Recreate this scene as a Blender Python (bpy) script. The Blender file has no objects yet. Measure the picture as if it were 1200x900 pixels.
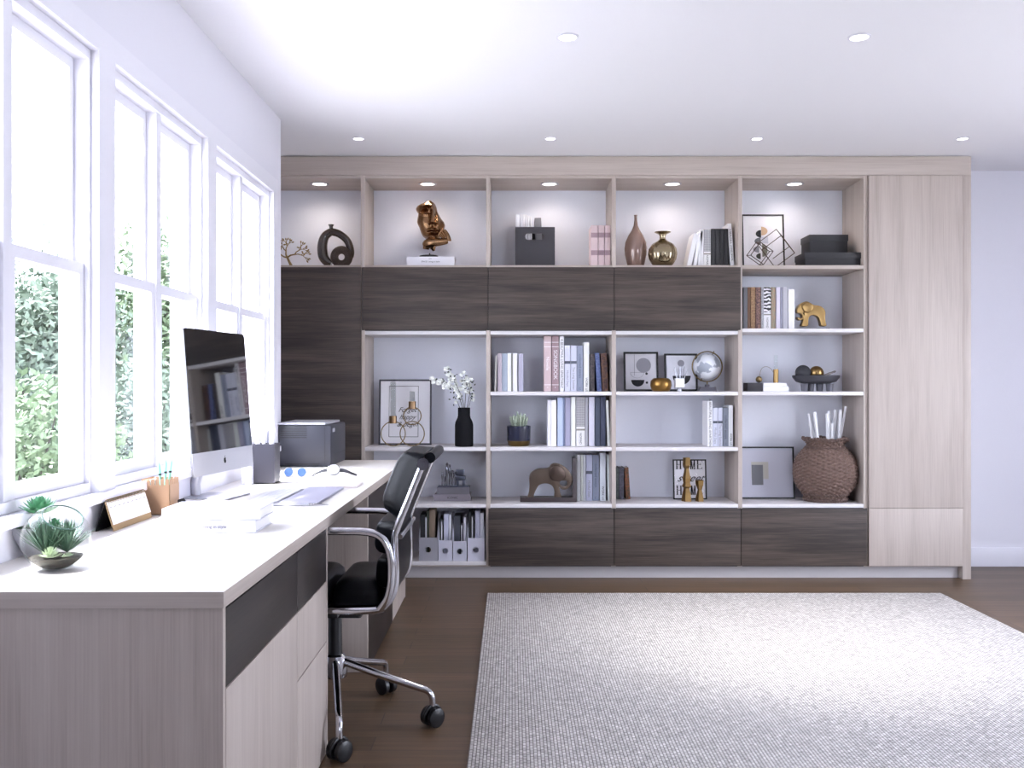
import bpy, bmesh, math, random
from mathutils import Vector, Matrix
random.seed(11)
PI = math.pi
SC = bpy.context.scene
COL = SC.collection

# ------------------------------------------------------------ camera, world, sun, exposure
EYE = 1.2466
F = 1120.0
cam_d = bpy.data.cameras.new('camera')
cam = bpy.data.objects.new('camera', cam_d); COL.objects.link(cam)
cam.location = (0, 0, EYE); cam.rotation_euler = (PI/2, 0, 0)
cam_d.sensor_fit = 'HORIZONTAL'; cam_d.sensor_width = 36; cam_d.lens = 36*F/1200
cam_d.clip_start = 0.05; cam_d.clip_end = 200
SC.camera = cam

SC.view_settings.view_transform = 'Standard'
SC.view_settings.look = 'None'
SC.view_settings.gamma = 1.0
SC.view_settings.use_curve_mapping = False
SC.view_settings.exposure = 0.2

w = bpy.data.worlds.new('daylight_sky'); SC.world = w; w.use_nodes = True
bg = w.node_tree.nodes['Background']
bg.inputs[0].default_value = (0.80, 0.855, 1.0, 1)
bg.inputs[1].default_value = 13.5

sun_d = bpy.data.lights.new('sun', 'SUN'); sun = bpy.data.objects.new('sun', sun_d); COL.objects.link(sun)
sun_d.energy = 15; sun_d.angle = math.radians(2.0); sun_d.color = (1, 0.98, 0.95)
sun.rotation_euler = (math.radians(6), math.radians(-29.5), 0)

def portal(name, loc, rot, sx, sy):
    d = bpy.data.lights.new(name, 'AREA'); d.shape = 'RECTANGLE'; d.size = sx; d.size_y = sy
    d.cycles.is_portal = True
    o = bpy.data.objects.new(name, d); COL.objects.link(o); o.location = loc; o.rotation_euler = rot
# openings that let daylight in: left windows, plus unseen right and rear openings added for fill
for i, (y0, y1) in enumerate(((1.99, 2.92), (3.04, 3.967), (4.08, 5.06))):
    portal('daylight_portal', (-1.42, (y0+y1)/2, 1.60), (0, -PI/2, 0), 1.34, y1-y0)
portal('daylight_portal', (4.5, 3.65, 1.35), (0, PI/2, 0), 2.1, 1.7)

portal('daylight_portal', (3.2, -4.8, 1.6), (PI/2, 0, 0), 2.0, 1.7)

# ------------------------------------------------------------ materials
def lin(c):
    return tuple(((v/12.92) if v <= .04045 else ((v+.055)/1.055)**2.4) for v in c)
def hexc(h):
    return lin(tuple(int(h[i:i+2], 16)/255 for i in (0, 2, 4))) + (1,)
_M = {}
def mat(name, col='808080', rough=.5, metal=0, spec=.5, bump=0, bscale=200, var=0, coat=0, emit=0, ecol=None, sheen=0):
    """plain surface with a little procedural variation"""
    if name in _M: return _M[name]
    m = bpy.data.materials.new(name); m.use_nodes = True; nt = m.node_tree; n = nt.nodes; L = nt.links
    b = n['Principled BSDF']
    c = hexc(col) if isinstance(col, str) else col
    b.inputs['Base Color'].default_value = c
    b.inputs['Roughness'].default_value = rough; b.inputs['Metallic'].default_value = metal
    b.inputs['Specular IOR Level'].default_value = spec
    b.inputs['Coat Weight'].default_value = coat
    if sheen: b.inputs['Sheen Weight'].default_value = sheen
    if emit:
        b.inputs['Emission Color'].default_value = ecol or c; b.inputs['Emission Strength'].default_value = emit
    tc = n.new('ShaderNodeTexCoord'); ns = n.new('ShaderNodeTexNoise'); ns.inputs['Scale'].default_value = bscale
    L.new(tc.outputs['Object'], ns.inputs['Vector'])
    v = var or .03
    mr = n.new('ShaderNodeMapRange'); mr.inputs[3].default_value = 1-v; mr.inputs[4].default_value = 1+v
    L.new(ns.outputs[0], mr.inputs[0])
    mx = n.new('ShaderNodeVectorMath'); mx.operation = 'SCALE'; mx.inputs[0].default_value = c[:3]
    L.new(mr.outputs[0], mx.inputs['Scale']); L.new(mx.outputs[0], b.inputs['Base Color'])
    if bump:
        bp = n.new('ShaderNodeBump'); bp.inputs['Strength'].default_value = bump; bp.inputs['Distance'].default_value = .002
        L.new(ns.outputs[0], bp.inputs['Height']); L.new(bp.outputs[0], b.inputs['Normal'])
    _M[name] = m; return m

def wood(name, cols, axis, rough=.5, s=1.0, contrast=1.0, off=0.0):
    """grain along axis ('x','y','z') in world space"""
    if name in _M: return _M[name]
    m = bpy.data.materials.new(name); m.use_nodes = True; nt = m.node_tree; n = nt.nodes; L = nt.links
    b = n['Principled BSDF']; b.inputs['Roughness'].default_value = rough
    g = n.new('ShaderNodeNewGeometry'); mp = n.new('ShaderNodeMapping'); L.new(g.outputs['Position'], mp.inputs[0])
    st = {'x': (.5, 8, 8), 'y': (8, .5, 8), 'z': (8, 8, .5)}[axis]
    mp.inputs['Scale'].default_value = tuple(v*s for v in st); mp.inputs['Location'].default_value = (off, off, off)
    n1 = n.new('ShaderNodeTexNoise'); n1.inputs['Scale'].default_value = 1.6; n1.inputs['Detail'].default_value = 8
    n1.inputs['Roughness'].default_value = .66; n1.inputs['Distortion'].default_value = .35
    L.new(mp.outputs[0], n1.inputs['Vector'])
    mp2 = n.new('ShaderNodeMapping'); L.new(g.outputs['Position'], mp2.inputs[0])
    mp2.inputs['Scale'].default_value = tuple(v*s*(14 if v > 1 else 3) for v in st)
    n2 = n.new('ShaderNodeTexNoise'); n2.inputs['Scale'].default_value = 2.0; n2.inputs['Detail'].default_value = 4
    L.new(mp2.outputs[0], n2.inputs['Vector'])
    ad = n.new('ShaderNodeMath'); ad.operation = 'MULTIPLY_ADD'; ad.inputs[1].default_value = .42*contrast
    L.new(n2.outputs[0], ad.inputs[0])
    m0 = n.new('ShaderNodeMath'); m0.operation = 'MULTIPLY'; m0.inputs[1].default_value = .8; L.new(n1.outputs[0], m0.inputs[0])
    L.new(m0.outputs[0], ad.inputs[2])
    cr = n.new('ShaderNodeValToRGB'); L.new(ad.outputs[0], cr.inputs[0])
    el = cr.color_ramp.elements; el[0].position = .38; el[1].position = .82
    el[0].color = hexc(cols[0]); el[1].color = hexc(cols[-1])
    if len(cols) == 3:
        e = el.new(.58); e.color = hexc(cols[1])
    L.new(cr.outputs[0], b.inputs['Base Color'])
    bp = n.new('ShaderNodeBump'); bp.inputs['Strength'].default_value = .12; bp.inputs['Distance'].default_value = .001
    L.new(n2.outputs[0], bp.inputs['Height']); L.new(bp.outputs[0], b.inputs['Normal'])
    _M[name] = m; return m

ASH = ('a4978e', 'b5a9a1', 'c2b7af')
DRK = ('352c2b', '51474a', '766b6a')
m_ash_x = wood('pale_ash_grain_x', ASH, 'x', .5)
m_ash_y = wood('pale_ash_grain_y', ASH, 'y', .5)
m_ash_z = wood('pale_ash_grain_z', ASH, 'z', .5)
m_dark_x = wood('dark_walnut_grain_x', ('1b1512', '332a26', '564a43'), 'x', .6, 1.3, 1.2)
m_dark_y = wood('dark_walnut_grain_y', ('171210', '261f1d', '362d2a'), 'y', .45)
m_plinth = mat('plinth_laminate', 'b9b4b6', .5)
m_white_shelf = mat('white_laminate', 'dcd8da', .5)
m_back = mat('shelf_back_panel', 'ebedf7', .6)
m_wall = mat('white_wall_paint', 'e2e1ea', .7, bump=.05, bscale=300)
m_ceil = mat('ceiling_paint', 'edecf1', .8)
m_trimw = mat('white_gloss_trim', 'e4e3ec', .35)
m_chrome = mat('polished_chrome', 'c9c9cf', .12, 1)
m_alu = mat('brushed_aluminium', 'b9b9c2', .35, .9)
m_leather = mat('black_leather', '06070b', .33, bump=.15, bscale=260, spec=.14)
m_blackpl = mat('black_plastic', '141418', .4)
m_gold = mat('brushed_gold', '977b50', .3, 1, var=.06)
m_brass = mat('aged_brass', '8c7855', .35, 1, var=.1)
m_bronze = mat('golden_bronze', '9d7a5a', .27, 1, var=.12, bscale=30)
m_black = mat('satin_black', '0e0e11', .5)
m_charc = mat('charcoal_card', '3c3a3f', .7)
m_paper = mat('white_paper', 'eceaee', .7)
m_ink = mat('black_ink', '1c1b20', .7)

def glassm(name, tint=(.97, .99, 1), gl=.08, rough=.02):
    if name in _M: return _M[name]
    m = bpy.data.materials.new(name); m.use_nodes = True; nt = m.node_tree; n = nt.nodes; L = nt.links
    n.remove(n['Principled BSDF']); out = n['Material Output']
    t = n.new('ShaderNodeBsdfTransparent'); t.inputs[0].default_value = (*tint, 1)
    g = n.new('ShaderNodeBsdfGlossy'); g.inputs['Roughness'].default_value = rough
    fr = n.new('ShaderNodeLayerWeight'); fr.inputs[0].default_value = .25
    mr = n.new('ShaderNodeMapRange'); mr.inputs[3].default_value = gl; mr.inputs[4].default_value = .75; L.new(fr.outputs['Facing'], mr.inputs[0])
    pw = n.new('ShaderNodeMath'); pw.operation = 'POWER'; pw.inputs[1].default_value = 2.2; L.new(mr.outputs[0], pw.inputs[0])
    mx = n.new('ShaderNodeMixShader'); L.new(pw.outputs[0], mx.inputs[0]); L.new(t.outputs[0], mx.inputs[1]); L.new(g.outputs[0], mx.inputs[2])
    L.new(mx.outputs[0], out.inputs[0]); _M[name] = m; return m
m_pane = glassm('window_glass', (1, 1, 1), .02)
m_glass = glassm('clear_glass', (.975, .985, .98), .03)

def rug_mat():
    m = bpy.data.materials.new('woven_rug'); m.use_nodes = True; nt = m.node_tree; n = nt.nodes; L = nt.links
    b = n['Principled BSDF']; b.inputs['Roughness'].default_value = .95; b.inputs['Specular IOR Level'].default_value = .1
    g = n.new('ShaderNodeNewGeometry'); mp = n.new('ShaderNodeMapping'); L.new(g.outputs['Position'], mp.inputs[0])
    mp.inputs['Rotation'].default_value = (0, 0, math.radians(90))
    br = n.new('ShaderNodeTexBrick'); L.new(mp.outputs[0], br.inputs['Vector']); br.inputs['Scale'].default_value = 1
    br.inputs['Brick Width'].default_value = .024; br.inputs['Row Height'].default_value = .012; br.inputs['Mortar Size'].default_value = .0022
    br.inputs['Mortar Smooth'].default_value = .6
    br.inputs['Color1'].default_value = hexc('dad7d6'); br.inputs['Color2'].default_value = hexc('c4c0bf'); br.inputs['Mortar'].default_value = hexc('8a8584')
    ns = n.new('ShaderNodeTexNoise'); ns.inputs['Scale'].default_value = 55; ns.inputs['Detail'].default_value = 5; L.new(g.outputs['Position'], ns.inputs['Vector'])
    mr = n.new('ShaderNodeMapRange'); mr.inputs[1].default_value = .3; mr.inputs[2].default_value = .7; mr.inputs[3].default_value = .72; mr.inputs[4].default_value = 1.18; L.new(ns.outputs[0], mr.inputs[0])
    mx = n.new('ShaderNodeVectorMath'); mx.operation = 'SCALE'; L.new(br.outputs['Color'], mx.inputs[0]); L.new(mr.outputs[0], mx.inputs['Scale'])
    L.new(mx.outputs[0], b.inputs['Base Color'])
    bp = n.new('ShaderNodeBump'); bp.inputs['Strength'].default_value = .6; bp.inputs['Distance'].default_value = .004; bp.invert = True
    L.new(br.outputs['Fac'], bp.inputs['Height']); L.new(bp.outputs[0], b.inputs['Normal'])
    return m
def floor_mat():
    m = bpy.data.materials.new('oak_plank_floor'); m.use_nodes = True; nt = m.node_tree; n = nt.nodes; L = nt.links
    b = n['Principled BSDF']; b.inputs['Roughness'].default_value = .42
    g = n.new('ShaderNodeNewGeometry')
    br = n.new('ShaderNodeTexBrick'); L.new(g.outputs['Position'], br.inputs['Vector']); br.inputs['Scale'].default_value = 1
    br.inputs['Brick Width'].default_value = 1.3; br.inputs['Row Height'].default_value = .125; br.inputs['Mortar Size'].default_value = .0018
    br.inputs['Color1'].default_value = hexc('68523f'); br.inputs['Color2'].default_value = hexc('56432f'); br.inputs['Mortar'].default_value = hexc('41352f'); br.offset = .37
    mp = n.new('ShaderNodeMapping'); L.new(g.outputs['Position'], mp.inputs[0]); mp.inputs['Scale'].default_value = (1.2, 22, 1)
    ns = n.new('ShaderNodeTexNoise'); ns.inputs['Scale'].default_value = 2.2; ns.inputs['Detail'].default_value = 8; ns.inputs['Roughness'].default_value = .65; L.new(mp.outputs[0], ns.inputs['Vector'])
    mr = n.new('ShaderNodeMapRange'); mr.inputs[1].default_value = .3; mr.inputs[2].default_value = .7; mr.inputs[3].default_value = .7; mr.inputs[4].default_value = 1.25; L.new(ns.outputs[0], mr.inputs[0])
    mx = n.new('ShaderNodeVectorMath'); mx.operation = 'SCALE'; L.new(br.outputs['Color'], mx.inputs[0]); L.new(mr.outputs[0], mx.inputs['Scale'])
    L.new(mx.outputs[0], b.inputs['Base Color'])
    return m
def pattern_mat(name, kind, c1, c2, scale):
    if name in _M: return _M[name]
    m = bpy.data.materials.new(name); m.use_nodes = True; nt = m.node_tree; n = nt.nodes; L = nt.links
    b = n['Principled BSDF']; b.inputs['Roughness'].default_value = .6
    tc = n.new('ShaderNodeTexCoord')
    if kind == 'check':
        mp = n.new('ShaderNodeMapping'); mp.inputs['Rotation'].default_value = (0, math.radians(45), 0); L.new(tc.outputs['Object'], mp.inputs[0])
        t = n.new('ShaderNodeTexChecker'); t.inputs['Scale'].default_value = scale; t.inputs[1].default_value = hexc(c1); t.inputs[2].default_value = hexc(c2)
        L.new(mp.outputs[0], t.inputs[0]); L.new(t.outputs[0], b.inputs['Base Color'])
    else:
        if kind == 'zebra':
            t = n.new('ShaderNodeTexWave'); t.wave_type = 'BANDS'; t.bands_direction = 'Z'; t.inputs['Distortion'].default_value = 7; t.inputs['Detail Scale'].default_value = 1.5
            t.inputs['Scale'].default_value = scale; o = t.outputs[1]
        elif kind == 'marble':
            t = n.new('ShaderNodeTexNoise'); t.inputs['Scale'].default_value = scale; t.inputs['Distortion'].default_value = 2.5; t.inputs['Detail'].default_value = 6; o = t.outputs[0]
        else:
            t = n.new('ShaderNodeTexVoronoi'); t.inputs['Scale'].default_value = scale; o = t.outputs[0]
        L.new(tc.outputs['Object'], t.inputs['Vector'])
        cr = n.new('ShaderNodeValToRGB'); cr.color_ramp.elements[0].color = hexc(c1); cr.color_ramp.elements[1].color = hexc(c2)
        cr.color_ramp.elements[0].position = .42; cr.color_ramp.elements[1].position = .58
        L.new(o, cr.inputs[0]); L.new(cr.outputs[0], b.inputs['Base Color'])
    _M[name] = m; return m

# ------------------------------------------------------------ mesh helpers
def V(*a): return Vector(a)
class MB:
    """collects shapes (world coordinates) and links them as one mesh object"""
    def __init__(s): s.bm = bmesh.new()
    def box(s, x0, x1, y0, y1, z0, z1, bev=0):
        if x0 > x1: x0, x1 = x1, x0
        if y0 > y1: y0, y1 = y1, y0
        if z0 > z1: z0, z1 = z1, z0
        b = bmesh.new()
        vs = [b.verts.new(p) for p in ((x0,y0,z0),(x1,y0,z0),(x1,y1,z0),(x0,y1,z0),(x0,y0,z1),(x1,y0,z1),(x1,y1,z1),(x0,y1,z1))]
        for f in ((0,3,2,1),(4,5,6,7),(0,1,5,4),(1,2,6,5),(2,3,7,6),(3,0,4,7)): b.faces.new([vs[i] for i in f])
        if bev: bmesh.ops.bevel(b, geom=list(b.edges), offset=bev, segments=2, affect='EDGES', profile=.6)
        s.add(b); return s
    def add(s, b, M=None):
        me = bpy.data.meshes.new('t'); b.to_mesh(me); b.free()
        if M is not None: me.transform(M)
        s.bm.from_mesh(me); bpy.data.meshes.remove(me)
    def rbox(s, c, size, M, bev=0):
        """box centred c with size, transformed by M afterwards"""
        t = MB(); hx, hy, hz = size[0]/2, size[1]/2, size[2]/2
        t.box(c[0]-hx, c[0]+hx, c[1]-hy, c[1]+hy, c[2]-hz, c[2]+hz, bev); s.add(t.bm, M); return s
    def lathe(s, prof, c=(0,0,0), seg=32, M=None, fn=None):
        b = bmesh.new(); rings = []
        for (r, z) in prof:
            if r < 1e-6: rings.append([b.verts.new((0,0,z))])
            else:
                rings.append([b.verts.new(((r*(fn(k/seg, z) if fn else 1))*math.cos(2*PI*k/seg), (r*(fn(k/seg, z) if fn else 1))*math.sin(2*PI*k/seg), z)) for k in range(seg)])
        for a, d in zip(rings, rings[1:]):
            for k in range(seg):
                k2 = (k+1) % seg
                if len(a) == 1 and len(d) == 1: continue
                if len(a) == 1: b.faces.new((a[0], d[k2], d[k]))
                elif len(d) == 1: b.faces.new((a[k], a[k2], d[0]))
                else: b.faces.new((a[k], a[k2], d[k2], d[k]))
        bmesh.ops.recalc_face_normals(b, faces=list(b.faces))
        T = Matrix.Translation(Vector(c)); s.add(b, T @ M if M is not None else T); return s
    def tube(s, pts, r, seg=10, closed=False, cap=True):
        pts = [Vector(p) for p in pts]; n = len(pts)
        rs = r if isinstance(r, (list, tuple)) else [r]*n
        b = bmesh.new(); rings = []
        prev = None
        for i in range(n):
            if closed: t = pts[(i+1) % n]-pts[i-1]
            else: t = pts[min(i+1, n-1)]-pts[max(i-1, 0)]
            if t.length < 1e-9: t = V(0, 0, 1)
            t.normalize()
            if prev is None:
                a = V(0, 0, 1) if abs(t.z) < .9 else V(1, 0, 0)
                u = t.cross(a).normalized()
            else:
                u = prev - t*prev.dot(t)
                u = u.normalized() if u.length > 1e-6 else t.orthogonal().normalized()
            prev = u; v = t.cross(u)
            rings.append([b.verts.new(pts[i]+(u*math.cos(2*PI*k/seg)+v*math.sin(2*PI*k/seg))*rs[i]) for k in range(seg)])
        m = n if closed else n-1
        for i in range(m):
            A = rings[i]; B = rings[(i+1) % n]
            sh = 0
            if closed and i == n-1:
                sh = min(range(seg), key=lambda q: (A[0].co-B[q].co).length)
            for k in range(seg): b.faces.new((A[k], A[(k+1) % seg], B[(k+1+sh) % seg], B[(k+sh) % seg]))
        if not closed and cap:
            b.faces.new(rings[0][::-1]); b.faces.new(rings[-1])
        bmesh.ops.recalc_face_normals(b, faces=list(b.faces))
        s.add(b); return s
    def cyl(s, p0, p1, r, seg=20, r2=None): return s.tube([p0, p1], [r, r if r2 is None else r2], seg)
    def prism(s, outline, d0, d1, bev=0, M=None, segs=2):
        """outline in (x,z), extruded along y from d0 to d1"""
        b = bmesh.new()
        A = [b.verts.new((x, d0, z)) for x, z in outline]; B = [b.verts.new((x, d1, z)) for x, z in outline]
        n = len(A)
        b.faces.new(A); b.faces.new(B[::-1])
        for i in range(n): b.faces.new((A[i], B[i], B[(i+1) % n], A[(i+1) % n]))
        bmesh.ops.recalc_face_normals(b, faces=list(b.faces))
        if bev:
            es = [e for e in b.edges if abs(e.verts[0].co.y-e.verts[1].co.y) < 1e-7]
            bmesh.ops.bevel(b, geom=es, offset=bev, segments=segs, affect='EDGES', profile=.5, clamp_overlap=True)
        bmesh.ops.triangulate(b, faces=[f for f in b.faces if len(f.verts) > 4])
        s.add(b, M); return s
    def sphere(s, c, r, seg=24, sc=(1,1,1)):
        b = bmesh.new(); bmesh.ops.create_uvsphere(b, u_segments=seg, v_segments=seg//2+2, radius=r)
        s.add(b, Matrix.Translation(Vector(c)) @ Matrix.Diagonal((*sc, 1))); return s
    def quad(s, *ps):
        s.bm.faces.new([s.bm.verts.new(p) for p in ps]); return s
    def build(s, name, m, parent=None, smooth=True, origin=None, auto=35):
        me = bpy.data.meshes.new(name)
        s.bm.to_mesh(me); s.bm.free()
        me.materials.append(m)
        o = bpy.data.objects.new(name, me); COL.objects.link(o)
        if parent is not None:
            o.parent = parent
            Mi = parent_world(parent).inverted(); me.transform(Mi)
        else:
            if origin is None:
                xs = [v.co for v in me.vertices]
                origin = ((min(v.x for v in xs)+max(v.x for v in xs))/2, (min(v.y for v in xs)+max(v.y for v in xs))/2, min(v.z for v in xs))
            me.transform(Matrix.Translation(-Vector(origin))); o.location = origin
        if smooth:
            for p in me.polygons: p.use_smooth = True
            try: me.set_sharp_from_angle(angle=math.radians(auto))
            except Exception: pass
        return o
def parent_world(o):
    M = Matrix.LocRotScale(o.location, o.rotation_euler, o.scale)
    return parent_world(o.parent) @ M if o.parent else M
def tag(o, label=None, cat=None, group=None, kind=None):
    if label: o['label'] = label
    if cat: o['category'] = cat
    if group: o['group'] = group
    if kind: o['kind'] = kind
    return o
def thing(name, label, cat, loc, group=None, kind=None):
    o = bpy.data.objects.new(name, None); COL.objects.link(o); o.location = loc; o.empty_display_size = .05
    return tag(o, label, cat, group, kind)
def struct(mb, name, m, label=None, parent=None, **k):
    o = mb.build(name, m, parent, **k)
    if parent is None: tag(o, label or name.replace('_', ' '), 'structure', kind='structure')
    return o
def text_mesh(name, s, size, m, parent, M, ext=.0004, align='CENTER', shear=0, bold=0):
    cu = bpy.data.curves.new(name, 'FONT'); cu.body = s; cu.size = size; cu.extrude = ext; cu.align_x = align; cu.align_y = 'CENTER'; cu.shear = shear; cu.offset = bold
    o = bpy.data.objects.new('tmp', cu); COL.objects.link(o)
    dg = bpy.context.evaluated_depsgraph_get(); dg.update()
    me = bpy.data.meshes.new_from_object(o.evaluated_get(dg)); bpy.data.objects.remove(o)
    me.name = name; me.materials.clear(); me.materials.append(m); me.transform(M)
    t = bpy.data.objects.new(name, me); COL.objects.link(t); t.parent = parent
    me.transform(parent_world(parent).inverted())
    return t
def front_text(name, s, size, m, parent, x, y, z, ang=0, **k):
    """text facing the camera (-y), turned by ang in its own plane"""
    M = Matrix.Translation((x, y, z)) @ Matrix.Rotation(ang, 4, 'Y') @ Matrix.Rotation(PI/2, 4, 'X')
    return text_mesh(name, s, size, m, parent, M, **k)
def arc(c, r, a0, a1, n, ax=(1,0,0), ay=(0,0,1)):
    c = Vector(c); ax = Vector(ax); ay = Vector(ay)
    return [c+ax*(r*math.cos(a0+(a1-a0)*i/n))+ay*(r*math.sin(a0+(a1-a0)*i/n)) for i in range(n+1)]
def smoothpath(pts, n=8):
    pts = [Vector(p) for p in pts]; out = []
    P = [pts[0]]+pts+[pts[-1]]
    for i in range(1, len(P)-2):
        for k in range(n):
            t = k/n
            a, b, c, d = P[i-1], P[i], P[i+1], P[i+2]
            out.append(.5*((2*b)+(-a+c)*t+(2*a-5*b+4*c-d)*t*t+(-a+3*b-3*c+d)*t**3))
    out.append(pts[-1]); return out
def closed_smooth(pts, n=4):
    out = []; N = len(pts)
    for i in range(N):
        a, b, c, d = (Vector((*pts[(i+j) % N], 0)) for j in (-1, 0, 1, 2))
        for k in range(n):
            t = k/n; p = .5*((2*b)+(-a+c)*t+(2*a-5*b+4*c-d)*t*t+(-a+3*b-3*c+d)*t**3); out.append((p.x, p.y))
    return out

KD = 183.7
YD = F/KD                      # cabinet front plane
def X(px, K=KD): return (px-600)/K
def Z(py, K=KD): return EYE-(py-450)/K

# ------------------------------------------------------------ room shell
WX = -1.275; CEIL = 2.7035; YB = 6.53; XR = 4.3; YR = -4.6
struct(MB().box(-1.9, XR+.15, YR-.15, YB+.15, -.12, 0), 'floor', floor_mat(), 'brown oak plank floor', smooth=False)
struct(MB().box(-1.9, XR+.15, YR-.15, YB+.15, CEIL, CEIL+.1), 'ceiling', m_ceil, 'white flat ceiling', smooth=False)
wl = MB()
ZS, ZH = .915, 2.267
wins = ((1.99, 2.92), (3.04, 3.967), (4.08, 5.06))
WT = .10
wl.box(WX-WT, WX, YR, 5.27, 0, ZS); wl.box(WX-WT, WX, YR, 5.27, ZH, CEIL)
ys = [YR]+[v for p in wins for v in p]+[5.27]
for i in range(0, len(ys), 2): wl.box(WX-WT, WX, ys[i], ys[i+1], ZS, ZH)
wl.box(-1.85, WX-WT, 5.17, 5.27, 0, CEIL)
wl.box(-1.85, -1.70, 5.27, YB, 0, CEIL)
struct(wl, 'wall_left', m_wall, 'white window wall on the left', smooth=False)
struct(MB().box(-1.9, XR+.15, YB, YB+.15, 0, CEIL), 'wall_back', m_wall, 'white wall behind the shelving', smooth=False)
wr = MB().box(XR, XR+.15, YR, 2.8, 0, CEIL).box(XR, XR+.15, 4.5, YB, 0, CEIL).box(XR, XR+.15, 2.8, 4.5, 0, .3).box(XR, XR+.15, 2.8, 4.5, 2.4, CEIL)  # opening in the unseen right wall is added for fill light
struct(wr, 'wall_right', m_wall, 'white wall out of frame on the right', smooth=False)
wf = MB().box(-1.43, 2.3, YR-.15, YR, 0, CEIL).box(4.2, XR+.15, YR-.15, YR, 0, CEIL).box(2.3, 4.2, YR-.15, YR, 0, .8).box(2.3, 4.2, YR-.15, YR, 2.45, CEIL)  # opening in the unseen rear wall is added to fill the shelves with light
struct(wf, 'wall_front', mat('low_bounce_wall_grey', '77777e', .8), 'unseen wall behind the camera, greyed to cut bounce light', smooth=False)  # unseen wall, colour darkened to cut light bounced onto the desk end panel
struct(MB().box(X(1138)+.03, XR, YB-.014, YB-.0005, .001, .13, .002), 'baseboard_back', m_trimw, 'white baseboard right of the tall cabinet')
# casings and sill of the left wall
tr = MB()
tr.box(WX+.0005, WX+.014, 1.9, 5.15, ZH, ZH+.075)
for a, b in ((1.9, 1.99), (2.92, 3.04), (3.967, 4.08), (5.06, 5.15)): tr.box(WX+.0005, WX+.014, a, b, ZS, ZH)
struct(tr, 'trim_1', m_trimw, 'white casing around the windows', smooth=False)
struct(MB().box(WX+.0005, WX+.032, 1.9, 5.15, ZS-.03, ZS, .004), 'trim_2', m_trimw, 'white window stool', smooth=False)
XG = WX-.042
for i, (a, b) in enumerate(wins):
    root = thing('window_%d' % (i+1), 'white double hung window, number %d from the near end of the left wall' % (i+1), 'window', (WX-.05, (a+b)/2, ZS), kind='structure')
    mid = (a+b)/2
    fr = MB()
    e = .012
    fr.box(WX-.099, WX-.012, a+.001, a+e, ZS+.001, ZH-.001).box(WX-.099, WX-.012, b-e, b-.001, ZS+.001, ZH-.001)
    fr.box(WX-.099, WX-.012, a+e, b-e, ZS+.001, ZS+.03).box(WX-.099, WX-.012, a+e, b-e, ZH-.03, ZH-.001)
    fr.box(WX-.099, WX-.02, mid-.022, mid+.022, ZS+.03, ZH-.03)
    # outer stops
    for c0, c1 in ((a+e, mid-.022), (mid+.022, b-e)):
        fr.box(WX-.099, WX-.09, c0, c0+.012, ZS+.03, ZH-.03).box(WX-.099, WX-.09, c1-.012, c1, ZS+.03, ZH-.03)
        fr.box(WX-.099, WX-.09, c0, c1, ZH-.05, ZH-.03)
    fr.build('window_frame', m_trimw, root, smooth=False)
    for c0, c1 in ((a+e, mid-.022), (mid+.022, b-e)):
        for (z0, z1, xg) in ((ZS+.03, 1.615, XG), (1.575, ZH-.03, XG-.030)):
            sh = MB(); t = .030
            sh.box(xg-.014, xg+.014, c0+.001, c0+t, z0+.001, z1-.001).box(xg-.014, xg+.014, c1-t, c1-.001, z0+.001, z1-.001)
            sh.box(xg-.014, xg+.014, c0+t, c1-t, z0+.001, z0+.04).box(xg-.014, xg+.014, c0+t, c1-t, z1-.036, z1-.001)
            so = sh.build('sash', m_trimw, root, smooth=False)
            MB().box(xg-.002, xg+.002, c0+t, c1-t, z0+.04, z1-.036).build('pane', m_pane, so, smooth=False)

# exterior
struct(MB().box(-60, 50, -30, 60, -.5, -.4), 'ground', mat('pale_bounce_ground', 'b9b8b4', .9, var=.1, bscale=4), 'pale ground outside, lightened to bounce daylight', smooth=False)  # ground colour made pale to bounce daylight up to the ceiling
leafm = [mat('foliage_a', '4d5d42', .7, var=.35, bscale=3), mat('foliage_b', '4b584a', .7, var=.35, bscale=3)]
barkm = mat('bark', '3f3a35', .9, var=.3, bscale=12)
def tree(x, y, h, r, lm, label):
    root = thing('tree', label, 'tree', (x, y, -.4), group=None)
    t = MB(); rnd = random.Random(x*7+y)
    top = V(x+rnd.uniform(-.2, .2), y, -.4+h*.7)
    t.tube(smoothpath([(x, y, -.4), (x+.05, y+.04, -.4+h*.35), top], 4), [.1-.007*k for k in range(9)], 7)
    ends = []
    for k in range(14):
        a = rnd.uniform(0, 2*PI); zz = -.4+h*rnd.uniform(.25, .62)
        p = V(x, y, zz); q = V(x+math.cos(a)*r*rnd.uniform(.4, .8), y+math.sin(a)*r*rnd.uniform(.4, .8), zz+h*rnd.uniform(.1, .35))
        t.tube([p, (p+q)/2+V(0, 0, .1), q], [.04, .025, .01], 5); ends.append(q)
    t.build('trunk', barkm, root)
    f = MB(); bm = f.bm
    for k in range(11000):
        e = rnd.choice(ends); p = e+V(rnd.gauss(0, r*.27), rnd.gauss(0, r*.27), rnd.gauss(0, h*.1))
        s = rnd.uniform(.04, .08); d = Vector((rnd.gauss(0, 1), rnd.gauss(0, 1), rnd.gauss(0, 1))).normalized(); u = d.orthogonal().normalized()
        vs = [bm.verts.new(p+d*s), bm.verts.new(p+u*s*.45), bm.verts.new(p-d*s), bm.verts.new(p-u*s*.45)]
        bm.faces.new(vs)
    f.build('crown', lm, root, smooth=False)
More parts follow.
